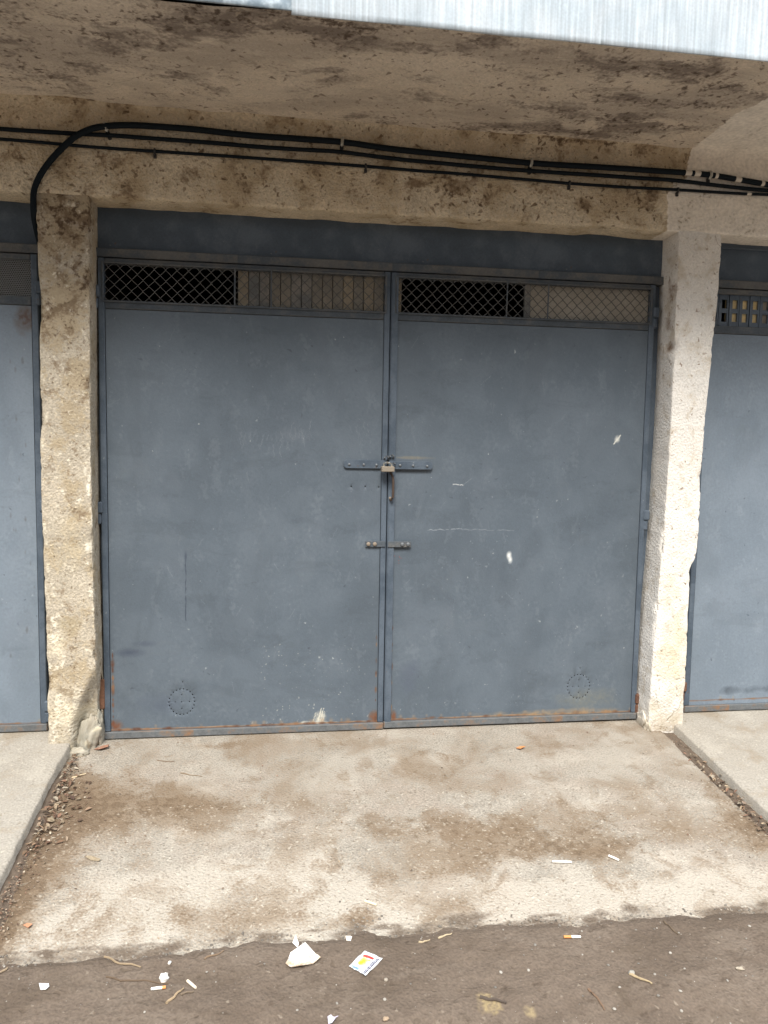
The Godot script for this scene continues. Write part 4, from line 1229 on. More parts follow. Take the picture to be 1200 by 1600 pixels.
func make_doors() -> void:
	# fixed frames: jambs, a bar and a sheet under the beam
	for g in [[-1.347, 1.347, 0.0], [-4.16, -1.50, 0.05], [1.50, 4.16, 0.03]]:
		obj("header_panel", box(Vector3(g[0], 2.209, -0.075), Vector3(g[1], LINTEL + 0.03, -0.032), 0.002), M.steel, building)
		obj("header_bar", box(Vector3(g[0], DOOR_TOP + 0.004, -0.074), Vector3(g[1], 2.2075, -0.003), 0.003), M.dusty, building)
		for s in [0, 1]:
			var a: float = g[0] if s == 0 else g[1] - 0.043
			obj("jamb", box(Vector3(a, g[2] - 0.02, -0.075), Vector3(a + 0.043, DOOR_TOP + 0.002, -0.042), 0.002), M.steel, building)
	obj("header_bar", box(Vector3(1.50, 2.362, -0.06), Vector3(4.16, 2.40, -0.022), 0.003), M.steel, building)
	# the middle pair
	var hl := vent_circle(0.346, 0.166)
	for p in [[1.124, 1.176], [1.190, 1.177], [1.254, 1.174]]: hl.append([p[0], p[1], 0.0038])
	var A := leaf("blue grey door leaf with wooden slats behind its mesh", -1.3, 1.293, 0.0, M.door_a, M.door_a_t, -1.3, "chain_slats", true, hl, [Rect2(0.27, 0.09, 0.152, 0.185), Rect2(1.10, 1.15, 0.162, 0.05)])
	var hr := vent_circle(0.985, 0.183)
	var B := leaf("blue grey door leaf with a grey board behind its mesh", -0.003, 1.296, 0.004, M.door_b, M.door_b_t, -0.003, "chain_board", false, hr, [Rect2(0.91, 0.10, 0.15, 0.19)])
	# cover strip over the joint
	obj("astragal", box(Vector3(0.0045, 0.02, 0.0015), Vector3(0.033, 2.16, 0.0055), 0.0015), M.steel, B)
	for y in [1.995, 1.045]: hinge(A, -0.006, y)
	tag(obj("hinge_knuckle", box(Vector3(-0.027, 0.145, -0.03), Vector3(0.004, 0.285, 0.004), 0.003), M.rust, A), "bare rusted hinge post")
	for y in [2.01, 1.02]: hinge(B, 1.304, y)
	hinge(B, 1.304, 0.085, true)
	# hasp straps with their bolts
	tag(obj("hasp_strap", strap_plate(1.086, 1.284, 1.261, 1.300, 0.0, 0.007, true, false), M.steel, A), "")
	obj("hasp_strap", strap_plate(0.0, 0.210, 1.259, 1.296, 0.0065, 0.0125, false, true), M.steel, B)
	var bm := bolt_mesh(0.0065, 0.006)
	for p in [[1.112, 1.279], [1.180, 1.279], [1.240, 1.278]]: obj("bolt", bm, M.bolt, A, Vector3(p[0], p[1], 0.007))
	for p in [[0.054, 1.278], [0.116, 1.277], [0.183, 1.275]]: obj("bolt", bm, M.bolt, B, Vector3(p[0], p[1], 0.0125))
	# two ears through which the lock passes, and an old pair above
	for p in [[A, 1.279], [B, 0.020]]:
		obj("hasp_ear", rod([Vector3(p[1] - 0.008, 1.285, 0.008), Vector3(p[1] - 0.008, 1.286, 0.026), Vector3(p[1], 1.287, 0.036), Vector3(p[1] + 0.008, 1.286, 0.026), Vector3(p[1] + 0.008, 1.285, 0.008)], 0.0035, 6), M.bolt, p[0])
	for p in [[A, 1.286, 1.318], [B, 0.014, 1.324]]:
		obj("lock_eye", rod([Vector3(p[1] - 0.009, p[2] - 0.012, 0.004), Vector3(p[1] - 0.008, p[2] - 0.004, 0.017), Vector3(p[1], p[2] + 0.004, 0.022), Vector3(p[1] + 0.008, p[2] - 0.004, 0.017), Vector3(p[1] + 0.009, p[2] - 0.012, 0.004)], 0.0045, 6), M.bolt, p[0])
	# pull handle, paint worn to rust
	tag(obj("pull_handle", rod([Vector3(0.010, 1.245, 0.004), Vector3(0.012, 1.236, 0.022), Vector3(0.018, 1.222, 0.032), Vector3(0.020, 1.20, 0.034), Vector3(0.020, 1.15, 0.034), Vector3(0.019, 1.128, 0.032), Vector3(0.014, 1.116, 0.020), Vector3(0.012, 1.114, 0.004)], 0.0058, 8), M.handle, B), "rust-brown bent rod handle")
	obj("bolt", bm, M.bolt_old, B, Vector3(0.010, 1.123, 0.005))
	# small joined bar lower down
	obj("latch_bar", strap_plate(1.194, 1.288, 0.891, 0.919, -0.001, 0.006, false, false), M.dusty, A)
	obj("latch_bar", strap_plate(0.002, 0.114, 0.890, 0.918, 0.0055, 0.011, false, false), M.dusty, B)
	var bb := bolt_mesh(0.010, 0.007)
	for p in [[1.208, 0.905], [1.238, 0.905]]: obj("bolt", bb, M.bolt_old, A, Vector3(p[0], p[1], 0.006))
	for p in [[0.072, 0.904], [0.100, 0.904]]: obj("bolt", bb, M.bolt, B, Vector3(p[0], p[1], 0.011))
	# neighbours
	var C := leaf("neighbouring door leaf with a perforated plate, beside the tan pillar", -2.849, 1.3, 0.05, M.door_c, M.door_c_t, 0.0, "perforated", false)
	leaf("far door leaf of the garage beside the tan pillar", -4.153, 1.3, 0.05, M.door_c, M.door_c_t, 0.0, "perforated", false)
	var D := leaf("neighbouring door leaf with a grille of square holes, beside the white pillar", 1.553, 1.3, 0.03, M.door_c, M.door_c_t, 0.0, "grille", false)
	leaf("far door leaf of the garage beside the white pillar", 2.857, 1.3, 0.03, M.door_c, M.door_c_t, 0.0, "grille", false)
	for y in [2.0, 1.05, 0.14]:
		hinge(C, 1.306, y)
		hinge(D, -0.006, y, y < 0.5)
	# padlock, lying forward on the ears
	var P := group("padlock", self, Vector3(-0.013, 1.2605, 0.022))
	tag(P, "small grey padlock hanging on the hasp between the two door leaves", "padlock")
	var st := begin()
	bx(st, Vector3(-0.030, -0.0125, 0.0), Vector3(0.030, 0.0125, 0.045), 0.003)
	obj("lock_body", done(st), M.lock_body, P)
	var sh := []
	for k in 13:
		var a := PI * k / 12.0
		sh.append(Vector3(cos(a) * 0.019, 0.018 + sin(a) * 0.012, 0.016 - sin(a) * 0.022 + 0.012))
	sh.push_front(Vector3(0.019, 0.004, 0.026))
	sh.append(Vector3(-0.019, 0.004, 0.026))
	obj("shackle", rod(sh, 0.0045, 8), M.chrome, P)

# ------------------------------------------------------------------ cables
func spline(pts: Array, n: int) -> Array:
	var cv := Curve3D.new()
	for k in pts.size():
		var d: Vector3 = (pts[mini(k + 1, pts.size() - 1)] - pts[maxi(k - 1, 0)]) / 6.0
		cv.add_point(pts[k], -d, d)
	var out := []
	for k in n + 1:
		out.append(cv.sample_baked(cv.get_baked_length() * k / n, true))
	return out

func cable(pts: Array, r: float, label: String, painted: float, sd: int) -> void:
	var v := []
	for p in pts: v.append(Vector3(p[0], p[1], p[2] if p.size() > 2 else WALL + r + 0.004))
	var line := spline(v, 420)
	var cols := []
	for k in line.size():
		line[k] += Vector3(0, 0.0015 * fn.get_noise_2d(line[k].x * 90.0, sd * 100.0), 0.002 * fn.get_noise_2d(line[k].x * 60.0, sd * 100.0 + 50.0))
		var white: bool = line[k].x > painted and fn.get_noise_2d(line[k].x * 620.0, sd * 300.0) > 0.34
		cols.append(Color(0.58, 0.53, 0.46) if white else Color(0.011, 0.012, 0.016))
	var st := SurfaceTool.new()
	st.begin(Mesh.PRIMITIVE_TRIANGLES)
	tube(st, line, r, 10, cols)
	st.generate_normals()
	var m := StandardMaterial3D.new()
	m.vertex_color_use_as_albedo = true
	m.roughness = 0.8
	m.metallic_specular = 0.25
	tag(obj("wall_cable", st.commit(), m, self), label, "cable")

func make_cables() -> void:
	cable([[-1.527, 2.19, 0.02], [-1.528, 2.27, 0.09], [-1.522, 2.33, 0.132], [-1.511, 2.408], [-1.459, 2.50], [-1.369, 2.595, 0.143], [-1.30, 2.638, 0.150], [-1.23, 2.661, 0.146], [-1.14, 2.675], [-0.882, 2.678], [-0.617, 2.671], [-0.25, 2.672], [-0.068, 2.660], [0.217, 2.650], [0.598, 2.642], [1.115, 2.647], [1.461, 2.645], [1.754, 2.622], [2.2, 2.60], [3.0, 2.61], [4.4, 2.60]],
		0.0125, "thick black cable bending down beside the tan pillar", 1.30, 1)
	cable([[-4.4, 2.63], [-2.6, 2.622], [-1.641, 2.625], [-1.344, 2.630, 0.128], [-1.23, 2.630], [-0.882, 2.631], [-0.617, 2.627], [-0.263, 2.630], [-0.067, 2.621], [0.217, 2.613], [0.598, 2.608], [1.116, 2.611], [1.304, 2.612], [1.755, 2.597], [3.0, 2.59], [4.4, 2.585]],
		0.0086, "thinner black cable running straight, middle one of three on the beam", 1.22, 2)
	cable([[-4.4, 2.59], [-2.6, 2.588], [-1.642, 2.585], [-1.345, 2.581], [-1.039, 2.580], [-0.617, 2.580], [-0.151, 2.579], [0.393, 2.573], [0.78, 2.567], [1.275, 2.570], [1.594, 2.574], [1.757, 2.578], [3.0, 2.572], [4.4, 2.57]],
		0.0066, "thinnest black cable, lowest of three on the beam", 1.55, 3)
	for p in [[-1.23, 2.661, 0.35, "pale metal clip where the thick cable starts to bend down"], [-0.25, 2.672, -0.05, "pale metal clip on the thick cable above the slatted vent"], [0.598, 2.642, -0.05, "pale metal clip on the thick cable above the grey vent board"], [1.461, 2.645, 0.0, "pale metal clip on the thick cable above the white pillar"]]:
		var c := group("cable_clip", self, Vector3(p[0], p[1], WALL))
		tag(c, p[3], "cable clip", "metal clips on the thick cable")
		c.rotation.z = p[2]
		obj("band", rod([Vector3(0, -0.015, 0.0), Vector3(0, -0.0145, 0.020), Vector3(0, -0.007, 0.0305), Vector3(0, 0.007, 0.0305), Vector3(0, 0.0145, 0.020), Vector3(0, 0.015, 0.0)], 0.0068, 6), M.galv, c)
		obj("foot", box(Vector3(-0.008, -0.046, -0.004), Vector3(0.007, -0.010, 0.010), 0.002), M.clip_black, c)
	for p in [[-1.035, 2.580, "small black clip on the thinnest cable beside the bending cable"], [-0.145, 2.579, "small black clip on the thinnest cable above the slatted vent"], [0.785, 2.567, "small black clip on the thinnest cable above the grey vent board"], [1.31, 2.570, "small black clip on the thinnest cable at the edge of the white paint"]]:
		var c := group("cable_clip", self, Vector3(p[0], p[1], WALL))
		tag(c, p[2], "cable clip", "black clips on the lowest cable")
		obj("band", rod([Vector3(0, -0.009, 0.0), Vector3(0, -0.0085, 0.012), Vector3(0, 0.0, 0.0195), Vector3(0, 0.0085, 0.012), Vector3(0, 0.009, 0.0)], 0.0045, 6), M.clip_black, c)
		obj("foot", box(Vector3(-0.007, -0.026, -0.003), Vector3(0.006, -0.008, 0.009), 0.002), M.clip_black, c)

# ------------------------------------------------------------------ litter
func leaf_bit(st: SurfaceTool, at: Vector3, size: float, r: RandomNumberGenerator) -> void:
	var cols := [Color(0.20, 0.12, 0.075), Color(0.30, 0.20, 0.13), Color(0.40, 0.31, 0.21), Color(0.13, 0.08, 0.055), Color(0.50, 0.43, 0.33), Color(0.26, 0.15, 0.10), Color(0.33, 0.25, 0.18)]
	st.set_color(cols[r.randi() % cols.size()] * r.randf_range(0.45, 0.95))
	var b := Basis.from_euler(Vector3(r.randf_range(-0.5, 0.5), r.randf() * TAU, r.randf_range(-0.6, 0.6)))
	var wd := size * r.randf_range(0.08, 0.36)
	var curl := size * r.randf_range(-0.1, 0.3)
	var mid := [Vector3(-size * 0.5, 0, 0), Vector3(-size * 0.15, curl * 0.4, 0), Vector3(size * 0.2, curl * 0.6, 0), Vector3(size * 0.5, curl * 1.3, 0)]
	for s in [-1.0, 1.0]:
		var lift := size * r.randf_range(0.05, 0.2)
		var e := [mid[0], mid[1] + Vector3(0, lift, s * wd), mid[2] + Vector3(0, lift * 0.8, s * wd * 0.9), mid[3]]
		for k in 3:
			for q in [[mid[k], e[k], e[k + 1]], [mid[k], e[k + 1], mid[k + 1]]]:
				for p in q: st.add_vertex(at + b * p)

func litter(called: String, label: String, n: int, sd: int, place: Callable) -> void:
	var r := RandomNumberGenerator.new()
	r.seed = sd
	var st := begin()
	for k in n:
		var p: Vector4 = place.call(r, k / float(n))
		leaf_bit(st, Vector3(p.x, p.y + p.w * 0.15, p.z), p.w, r)
	st.generate_normals()
	var m := StandardMaterial3D.new()
	m.vertex_color_use_as_albedo = true
	m.roughness = 0.9
	m.cull_mode = BaseMaterial3D.CULL_DISABLED
	tag(obj(called, st.commit(), m, self), label, "leaves", "", "stuff")

func stick(called: String, label: String, a: Vector3, b: Vector3, r: float, col: Color, sd: int, grp := "", lift := 0.3) -> void:
	var pts := []
	var rad := []
	for k in 9:
		var f := k / 8.0
		var p := a.lerp(b, f)
		var side := (b - a).cross(Vector3.UP).normalized()
		p += side * 0.10 * a.distance_to(b) * fn.get_noise_2d(f * 70.0, sd * 100.0)
		p.y = maxf(mud(p.x, p.z) if p.z > mud_line(p.x) else ap(p.z), -1.0) + r * (0.7 + lift * f)
		pts.append(p)
		rad.append(r * lerpf(1.0, 0.55, f) * (1.0 + 0.3 * fn.get_noise_2d(f * 300.0, sd * 9.0)))
	var o := obj(called, rod(pts, rad, 6), plain(col, 0.9), self)
	tag(o, label, "twig", grp)

func flat_scrap(outline: Array, thick: float, crumple: float, sd: int) -> ArrayMesh:   # local outline in metres (x, z)
	var pts := PackedVector2Array()
	for p in outline: pts.append(p)
	var poly := pts.duplicate()
	var bb := Rect2(pts[0], Vector2.ZERO)
	for p in pts: bb = bb.expand(p)
	var st := maxf(bb.size.x, bb.size.y) / 14.0
	var y := bb.position.y + st * 0.5
	while y < bb.end.y:
		var x := bb.position.x + st * 0.5
		while x < bb.end.x:
			var q := Vector2(x + 0.3 * st * sin(x * 900.0 + y * 700.0), y + 0.3 * st * sin(x * 500.0 + y * 1100.0))
			if Geometry2D.is_point_in_polygon(q, poly): pts.append(q)
			x += st
		y += st
	var idx := Geometry2D.triangulate_delaunay(pts)
	var s := begin()
	for k in range(0, idx.size(), 3):
		var m := (pts[idx[k]] + pts[idx[k + 1]] + pts[idx[k + 2]]) / 3.0
		if not Geometry2D.is_point_in_polygon(m, poly): continue
		for lay in [0.0, thick]:
			var q := []
			for e in 3:
				var p := pts[idx[k + e]]
				q.append([Vector3(p.x, lay + crumple * (0.5 + fn.get_noise_2d(p.x * 900.0 + sd * 100.0, p.y * 900.0)), p.y), p])
			var nrm: Vector3 = (q[0][0] - q[2][0]).cross(q[0][0] - q[1][0])
			if (nrm.y < 0.0) == (lay > 0.0): q = [q[0], q[2], q[1]]
			for v in q:
				s.set_uv((v[1] - bb.position) / bb.size)
				s.add_vertex(v[0])
	s.generate_normals()
	return s.commit()

func scrap(called: String, label: String, cat: String, px: Array, crumple: float, mat: Material, sd: int, grp := "") -> MeshInstance3D:
	var w := []
	var c := Vector3.ZERO
	for p in px:
		w.append(gp(p[0], p[1]))
		c += w[-1] / px.size()
	var o := []
	for p in w: o.append(Vector2(p.x - c.x, p.z - c.z))
	var n := obj(called, flat_scrap(o, 0.0012, crumple, sd), mat, self, c + Vector3(0, 0.003, 0))
	tag(n, label, cat, grp)
	return n

func butt(label: String, a: Vector2, b: Vector2, filter_share: float, white: Color, grp := "") -> void:
	var p := gp(a.x, a.y)
	var q := gp(b.x, b.y)
	var up := Vector3(0, 0.005, 0)
	var o := group("cigarette_butt", self, p)
	tag(o, label, "cigarette butt", grp)
	var d := q - p
	if filter_share < 1.0:
		obj("paper", rod([up + d * filter_share, up + d * lerpf(filter_share, 1.0, 0.5) + Vector3(0, 0.0006, 0.0005), up + d], [0.0041, 0.0042, 0.0036], 8), plain(white, 0.8), o)
	if filter_share > 0.0:
		obj("filter", rod([up, up + d * filter_share * 0.98], 0.0043, 8), plain(c8(206, 142, 84), 0.8), o)

func stone(called: String, label: String, cat: String, at: Vector3, size: Vector3, col: Color, sd: int) -> void:
	var ps := PackedVector3Array()
	var us := PackedVector2Array()
	for j in 9:
		var th := PI * j / 8.0
		for i in 13:
			var ph := TAU * (i % 12) / 12.0
			var d := Vector3(sin(th) * cos(ph), cos(th), sin(th) * sin(ph))
			ps.append(d * size * (1.0 + 0.55 * fn.get_noise_3d(d.x * 55.0 + sd * 99.0, d.y * 55.0, d.z * 55.0) + 0.15 * fn.get_noise_3d(d.x * 150.0 + sd * 99.0, d.y * 150.0, d.z * 150.0)))
			us.append(Vector2(i / 12.0, j / 8.0))
	tag(obj(called, sheet(13, 9, ps, us, Vector3.BACK), plain(col, 0.9), self, at + Vector3(0, size.y * 0.35, 0)), label, cat)

func make_litter() -> void:
	litter("leaf_litter", "dead brown leaves drifted along the raised apron by the tan pillar", 1000, 71, func(r: RandomNumberGenerator, f: float) -> Vector4:
		var z := lerpf(0.12, 1.30, pow(r.randf(), 0.8))
		var wide := 0.05 + 0.05 * smooth(0.1, 0.5, z) * smooth(1.1, 0.6, z)
		var x := -1.405 + absf(r.randfn()) * wide * 0.6
		var s := 0.005 + 0.026 * pow(r.randf(), 2.0) if z < 0.85 else r.randf_range(0.003, 0.012)
		return Vector4(x, ap(z) + 0.002 + 0.022 * r.randf() * smooth(-1.33, -1.41, x), z, s))
	litter("leaf_litter", "dead leaves filling the gutter beside the white pillar", 700, 72, func(r: RandomNumberGenerator, f: float) -> Vector4:
		var z := lerpf(0.10, 1.30, r.randf())
		var x := 1.402 + r.randfn() * 0.020 - 0.02 * z
		return Vector4(minf(x, 1.43), ap(z) - 0.02 + 0.03 * r.randf(), z, (0.004 + 0.022 * pow(r.randf(), 2.0)) * (0.45 if z < 0.35 else 1.0)))
	litter("leaf_litter", "small dry crumbs and straw scattered over the stained concrete", 330, 73, func(r: RandomNumberGenerator, f: float) -> Vector4:
		var x := r.randf_range(-1.38, 1.34)
		var z := r.randf_range(0.05, 1.28)
		return Vector4(x, ap(z) + 0.001, z, r.randf_range(0.003, 0.011)))
	# earth lying along the raised apron and in the right-hand gutter
	var ps := PackedVector3Array()
	var us := PackedVector2Array()
	for j in 90:
		var z := lerpf(0.16, 1.42, j / 89.0)
		for i in 9:
			var f := i / 8.0
			var wide := 0.045 + 0.02 * fn.get_noise_2d(z * 150.0, 50.0) + 0.012 * fn.get_noise_2d(z * 600.0, 150.0) + 0.03 * smooth(0.7, 1.3, z)
			var x := -1.43 + f * wide
			ps.append(Vector3(x, ap(z) - 0.005 + 0.015 * (1.0 - f * f) * smooth(0.16, 0.4, z) + 0.004 * fn.get_noise_2d(x * 700.0, z * 500.0), z))
			us.append(uv(M.mud_t, x, 1.4 + z * 0.5))
	tag(obj("gutter_earth", sheet(9, 90, ps, us, Vector3.UP), M.mud, self), "dark earth drifted against the raised apron by the tan pillar", "", "", "structure")
	ps = PackedVector3Array()
	us = PackedVector2Array()
	for j in 60:
		var z := lerpf(-0.05, 1.42, j / 59.0)
		for i in 5:
			var x := lerpf(1.365, 1.44, i / 4.0)
			ps.append(Vector3(x, ap(z) - 0.012 + 0.006 * fn.get_noise_2d(x * 600.0, z * 300.0), z))
			us.append(uv(M.mud_t, x, 1.4 + z * 0.5))
	tag(obj("gutter_earth", sheet(5, 60, ps, us, Vector3.UP), M.mud, self), "dark earth in the gap between the two aprons", "", "", "structure")
	# grit in the mud
	var sm := SphereMesh.new()
	sm.radius = 1.0
	sm.height = 1.5
	sm.radial_segments = 7
	sm.rings = 4
	var m := StandardMaterial3D.new()
	m.vertex_color_use_as_albedo = true
	m.roughness = 0.9
	sm.material = m
	var mm := MultiMesh.new()
	mm.transform_format = MultiMesh.TRANSFORM_3D
	mm.use_colors = true
	mm.mesh = sm
	mm.instance_count = 1500
	var r := RandomNumberGenerator.new()
	r.seed = 81
	for k in 1500:
		var x := r.randf_range(-2.1, 2.1)
		var z := mud_line(x) + 0.01 + r.randf() * 1.1
		var s := 0.0010 + 0.0045 * pow(r.randf(), 4.0)
		mm.set_instance_transform(k, Transform3D(Basis.from_euler(Vector3(r.randf() * 6.0, r.randf() * 6.0, 0)).scaled(Vector3(s, s * r.randf_range(0.5, 0.9), s * r.randf_range(0.7, 1.3))), Vector3(x, mud(x, z) + s * 0.2, z)))
		var g := r.randf_range(0.12, 0.34)
		mm.set_instance_color(k, Color(g, g * 0.92, g * 0.80))
	var mi := MultiMeshInstance3D.new()
	mi.name = "gravel"
	mi.multimesh = mm
	add_child(mi)
	tag(mi, "small pale grit pressed into the mud of the lane", "gravel", "", "stuff")
	# crumbs of mud along the line where it meets the concrete
	var mc := MultiMesh.new()
	mc.transform_format = MultiMesh.TRANSFORM_3D
	mc.use_colors = true
	mc.mesh = sm
	mc.instance_count = 700
	for k in 700:
		var x := r.randf_range(-1.42, 1.40)
		var z := mud_line(x) - 0.012 + r.randfn() * 0.016
		if r.randf() < 0.12:
			x = -0.27 + r.randfn() * 0.05
			z = 1.25 + r.randfn() * 0.03
		var s := 0.0012 + 0.0042 * pow(r.randf(), 3.0)
		mc.set_instance_transform(k, Transform3D(Basis.from_euler(Vector3(r.randf() * 6.0, r.randf() * 6.0, 0)).scaled(Vector3(s, s * r.randf_range(0.4, 0.8), s * r.randf_range(0.7, 1.5))), Vector3(x, maxf(mud(x, z), ap(z)) + s * 0.1, z)))
		var g := r.randf_range(0.11, 0.19)
		mc.set_instance_color(k, Color(g, g * 0.88, g * 0.74))
	var ci := MultiMeshInstance3D.new()
	ci.name = "mud_crumbs"
	ci.multimesh = mc
	add_child(ci)
	tag(ci, "brown crumbs of mud along the concrete edge", "mud", "", "stuff")
	# paper
	var t := canvas(0.2, 0.2, 640, 0, 0, 1, c8(236, 234, 228), c8(228, 224, 214), 1300, [0.02, 0.03, 0.03])
	stain(t, 0.07, 0.16, 0.12, 0.07, c8(186, 164, 140), 0.85, 0.8, 0.9)
	stain(t, 0.14, 0.19, 0.05, 0.03, c8(170, 148, 124), 0.7, 0.8, 0.9)
	scrap("torn_paper", "torn white paper with a muddy lower edge lying in the mud", "paper", [[450, 1500], [454, 1490], [477, 1474], [496, 1497], [501, 1502], [490, 1508], [472, 1515], [453, 1515], [446, 1508]], 0.007, finish(t, 0.8, 0.0), 3)
	scrap("paper_shard", "small white paper shard beside the torn paper", "paper", [[462, 1467], [467, 1476], [465, 1481], [457, 1476]], 0.004, plain(c8(238, 236, 230), 0.8), 4)
	# printed packet: a loose yellow shape under a red band, a dark strip below
	t = canvas(0.16, 0.2, 640, 0, 0, 1, c8(226, 228, 228), c8(214, 217, 220), 1310, [0.02, 0.02, 0.02])
	var pk := [gp(570, 1487), gp(598, 1500), gp(571, 1527), gp(545, 1511)]   # far, right, near, left
	stain(t, 0.075, 0.105, 0.045, 0.055, c8(244, 208, 44), 0.95, 0.5, 0.3)
	stain(t, 0.10, 0.08, 0.02, 0.02, c8(226, 160, 40), 0.8, 0.6, 0.3)
	stain(t, 0.06, 0.135, 0.025, 0.02, c8(236, 176, 36), 0.7, 0.6, 0.3)
	for k in 4: scratch(t, 0.03, 0.05 + k * 0.005, 0.105, 0.035 + k * 0.005, 0.009, c8(196, 66, 58), 0.9, 0.004, 0, 1320 + k)
	for k in 5: scratch(t, 0.128 + k * 0.004, 0.02, 0.128 + k * 0.004, 0.19, 0.006, c8(84, 84, 100) if k != 2 else c8(200, 202, 206), 0.85, 0.003, 0, 1330 + k)
	for k in 3: scratch(t, 0.02, 0.180 + k * 0.005, 0.08, 0.180 + k * 0.005, 0.006, c8(110, 142, 176), 0.8, 0.004, 0, 1340 + k)
	specks(t, 40, 0.002, 0.006, c8(110, 116, 130), 0.5, 1350, 0, Rect2(0, 0, 1, 1), 3.0)
	var pm := finish(t, 0.4, 0.0)
	var n := 11
	ps = PackedVector3Array()
	us = PackedVector2Array()
	var ctr: Vector3 = (pk[0] + pk[1] + pk[2] + pk[3]) * 0.25
	for lay in 2:
		for j in n:
			for i in n:
				var u := i / float(n - 1)
				var v := j / float(n - 1)
				var p: Vector3 = pk[0].lerp(pk[1], u).lerp(pk[3].lerp(pk[2], u), v) - ctr
				var puff := 0.006 * sin(u * PI) * sin(v * PI) + 0.003 * fn.get_noise_2d(u * 150.0, v * 150.0 + 60.0)
				p.y += 0.004 + puff + 0.004 * maxf(0.0, u + v - 1.5)
				ps.append(p)
				us.append(Vector2(u, v))
	var half := n * n
	tag(obj("snack_packet", sheet(n, n, ps.slice(0, half), us.slice(0, half), Vector3.UP), pm, self, ctr), "crumpled white snack packet with yellow and red print", "packet")
	# cigarette ends
	var wh := c8(232, 228, 220)
	butt("cigarette end with orange filter lying in the mud", Vector2(881, 1466), Vector2(907, 1466), 0.45, wh)
	butt("white cigarette end on the mud near the round white pebble", Vector2(259, 1545), Vector2(236, 1548), 0.25, wh)
	butt("short tilted cigarette stub beside two crossed twigs", Vector2(293, 1535), Vector2(306, 1546), 0.0, c8(220, 208, 186))
	butt("long white cigarette paper on the stained concrete", Vector2(863, 1348), Vector2(893, 1349), 0.0, wh)
	butt("short cigarette stub on the concrete next to the long white one", Vector2(951, 1339), Vector2(967, 1346), 0.0, wh)
	butt("small pale stub on the concrete above the snack packet", Vector2(570, 1410), Vector2(588, 1416), 0.0, c8(214, 200, 172))
	butt("white stub on the pale apron at the foot of the neighbouring door", Vector2(1085, 1121), Vector2(1104, 1119), 0.0, wh)
	stone("pebble", "round white pebble lying in the mud", "pebble", gp(257, 1530), Vector3(0.013, 0.012, 0.013), c8(220, 216, 208), 1)
	stone("pebble", "tiny white pebble just above the round one", "pebble", gp(265, 1505), Vector3(0.005, 0.005, 0.007), c8(220, 216, 208), 2)
	stone("pebble", "pale flat pebble in the mud below the bent twig", "pebble", gp(1156, 1514), Vector3(0.013, 0.005, 0.007), c8(160, 149, 133), 3)
	stone("pebble", "tan pebble pressed in the mud by the yellowish sand", "pebble", gp(603, 1593), Vector3(0.009, 0.005, 0.007), c8(152, 132, 110), 4)
	stone("pebble", "grey pebble beside the snack packet", "pebble", gp(603, 1532), Vector3(0.006, 0.005, 0.006), c8(152, 142, 128), 5)
	stone("pebble", "pale pebble with a twig end against it, right of the orange filter", "pebble", gp(987, 1522), Vector3(0.010, 0.008, 0.008), c8(150, 146, 136), 6)
	scrap("plastic_scrap", "white plastic scrap lying flat in the mud by the lane edge", "plastic scrap", [[61, 1541], [76, 1539], [77, 1543], [72, 1549], [63, 1548]], 0.004, plain(c8(236, 236, 232), 0.5), 5)
	scrap("plastic_scrap", "crumpled lilac and white plastic scrap", "plastic scrap", [[512, 1592], [517, 1590], [523, 1594], [529, 1593], [525, 1597], [519, 1603], [513, 1602]], 0.012, plain(c8(206, 200, 216), 0.5), 6)
	scrap("plastic_scrap", "tiny white flake between torn paper and dirt clump", "plastic scrap", [[540, 1468], [550, 1466], [548, 1471], [541, 1471]], 0.003, plain(c8(228, 220, 206), 0.6), 7)
	scrap("fallen_leaf", "flat reddish brown leaf at the foot of the broken pillar", "leaf", [[147, 1172], [160, 1166], [171, 1167], [169, 1172], [156, 1175]], 0.012, plain(c8(150, 112, 92), 0.9), 8)
	scrap("fallen_leaf", "orange dry leaf on the concrete below the right leaf", "leaf", [[806, 1170], [812, 1168], [821, 1170], [813, 1173]], 0.008, plain(c8(190, 130, 84), 0.9), 9)
	scrap("fallen_leaf", "curled grey leaf on the bright grit near the gutter", "leaf", [[133, 1342], [142, 1341], [157, 1345], [155, 1348], [143, 1346]], 0.010, plain(c8(146, 132, 110), 0.9), 10)
	scrap("fallen_leaf", "reddish leaf bit on the grit near the mud edge", "leaf", [[36, 1448], [43, 1445], [51, 1448], [44, 1453]], 0.006, plain(c8(176, 126, 96), 0.9), 11)
	# twigs
	stick("twig", "long straight tan twig lying against the mud edge", gp(160, 1497), gp(218, 1515), 0.0036, c8(140, 122, 98), 1)
	stick("twig", "thin dark twig with a knot, left of the round pebble", gp(164, 1530), gp(264, 1535), 0.0026, c8(92, 76, 60), 2)
	stick("twig", "pale twig pointing at the tilted stub", gp(261, 1569), gp(288, 1547), 0.0040, c8(150, 130, 104), 3)
	stick("twig", "short grey twig meeting the pale twig", gp(282, 1555), gp(303, 1551), 0.0030, c8(108, 94, 78), 4)
	stick("twig", "bent straw-coloured twig with a pale pebble at its end", gp(985, 1522), gp(1018, 1540), 0.0042, c8(160, 142, 112), 5)
	stick("twig", "dark splintered twig near the yellowish sand", gp(750, 1558), gp(791, 1569), 0.0050, c8(76, 66, 58), 6)
	stick("twig", "tan twig between paper and concrete edge", gp(320, 1500), gp(350, 1487), 0.0030, c8(120, 100, 80), 7)
	stick("twig", "short pale straw on the mud beside the snack packet", gp(654, 1473), gp(672, 1470), 0.0030, c8(170, 154, 126), 8)
	stick("twig", "pale straw leaning on the mud edge right of the packet", gp(685, 1467), gp(706, 1460), 0.0030, c8(176, 160, 132), 9)
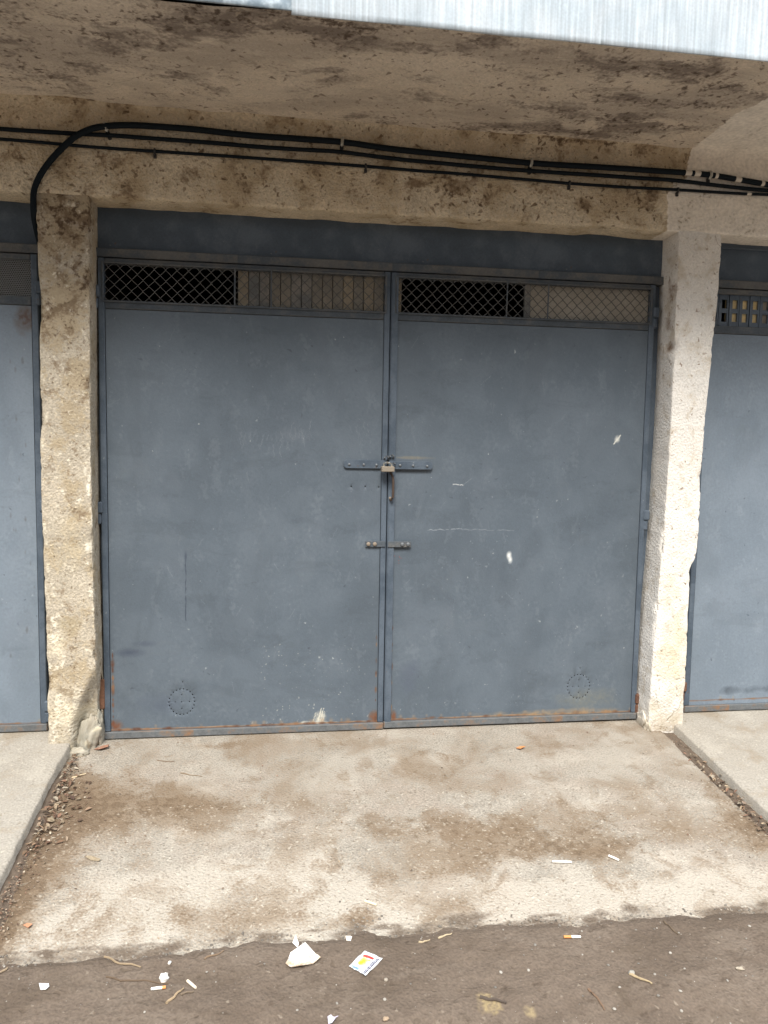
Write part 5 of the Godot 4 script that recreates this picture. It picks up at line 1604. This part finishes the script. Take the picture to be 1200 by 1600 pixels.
	stick("twig", "thin straw sticking out of the leaf drift", gp(112, 1216), gp(134, 1211), 0.0030, c8(200, 182, 150), 10, "", 1.5)
	stick("twig", "dark twig lying in the mud edge before the white pillar", gp(1037, 1440), gp(1060, 1461), 0.0032, c8(96, 82, 66), 11)
	stick("twig", "grey twig curving on the left edge of the mud", gp(-8, 1528), gp(12, 1514), 0.0040, c8(150, 132, 108), 12)
	stick("twig", "reddish twig pair in the mud under the bent twig", gp(920, 1546), gp(945, 1580), 0.0036, c8(110, 88, 70), 13)
	stick("twig", "thin dry stem across the concrete before the left leaf", gp(245, 1188), gp(272, 1191), 0.0020, c8(112, 92, 72), 14)
	stick("twig", "long hair-thin stem on the concrete, lower of two", gp(282, 1208), gp(316, 1214), 0.0018, c8(128, 108, 84), 15)

# garages and a tall block out of view, added to shut out the low sky
func make_sky_blockers() -> void:
	var b := group("sky_blocker_tall", self, Vector3(0, -0.2, 17.0))  # added unseen block, keeps low sky light off the top of the doors
	tag(b, "tall pale block out of view, added to shut out the low sky", "building")
	obj("wall", box(Vector3(-22, -0.3, 0.0), Vector3(22, 13.0, 9.0), 0.02), plain(c8(168, 160, 148), 0.95), b)
	var pane := box(Vector3(-0.7, 0.0, -0.04), Vector3(0.7, 1.4, -0.002), 0.01)
	for j in 4:
		for i in 14:
			obj("window", pane, plain(c8(58, 66, 76), 0.2), b, Vector3(-19.5 + i * 3.0, 1.2 + j * 3.0, 0.0))
	var o := group("sky_blocker_low", self, Vector3(0, -0.2, 10.5))  # added unseen row, shades the doors from the sky near the horizon
	tag(o, "low tan row with grey doors out of view, added to shut out the low sky", "garage")
	obj("wall", box(Vector3(-16, -0.3, 0.15), Vector3(16, 3.3, 5.0), 0.01), plain(c8(150, 140, 122), 0.95), o)
	obj("roof", box(Vector3(-16.2, 3.302, -0.6), Vector3(16.2, 3.55, 5.2), 0.01), plain(c8(130, 122, 110), 0.95), o)
	for k in 11:
		obj("door", box(Vector3(-15.2 + k * 2.8, 0.0, 0.10), Vector3(-12.8 + k * 2.8, 2.3, 0.149), 0.01), M.steel, o)
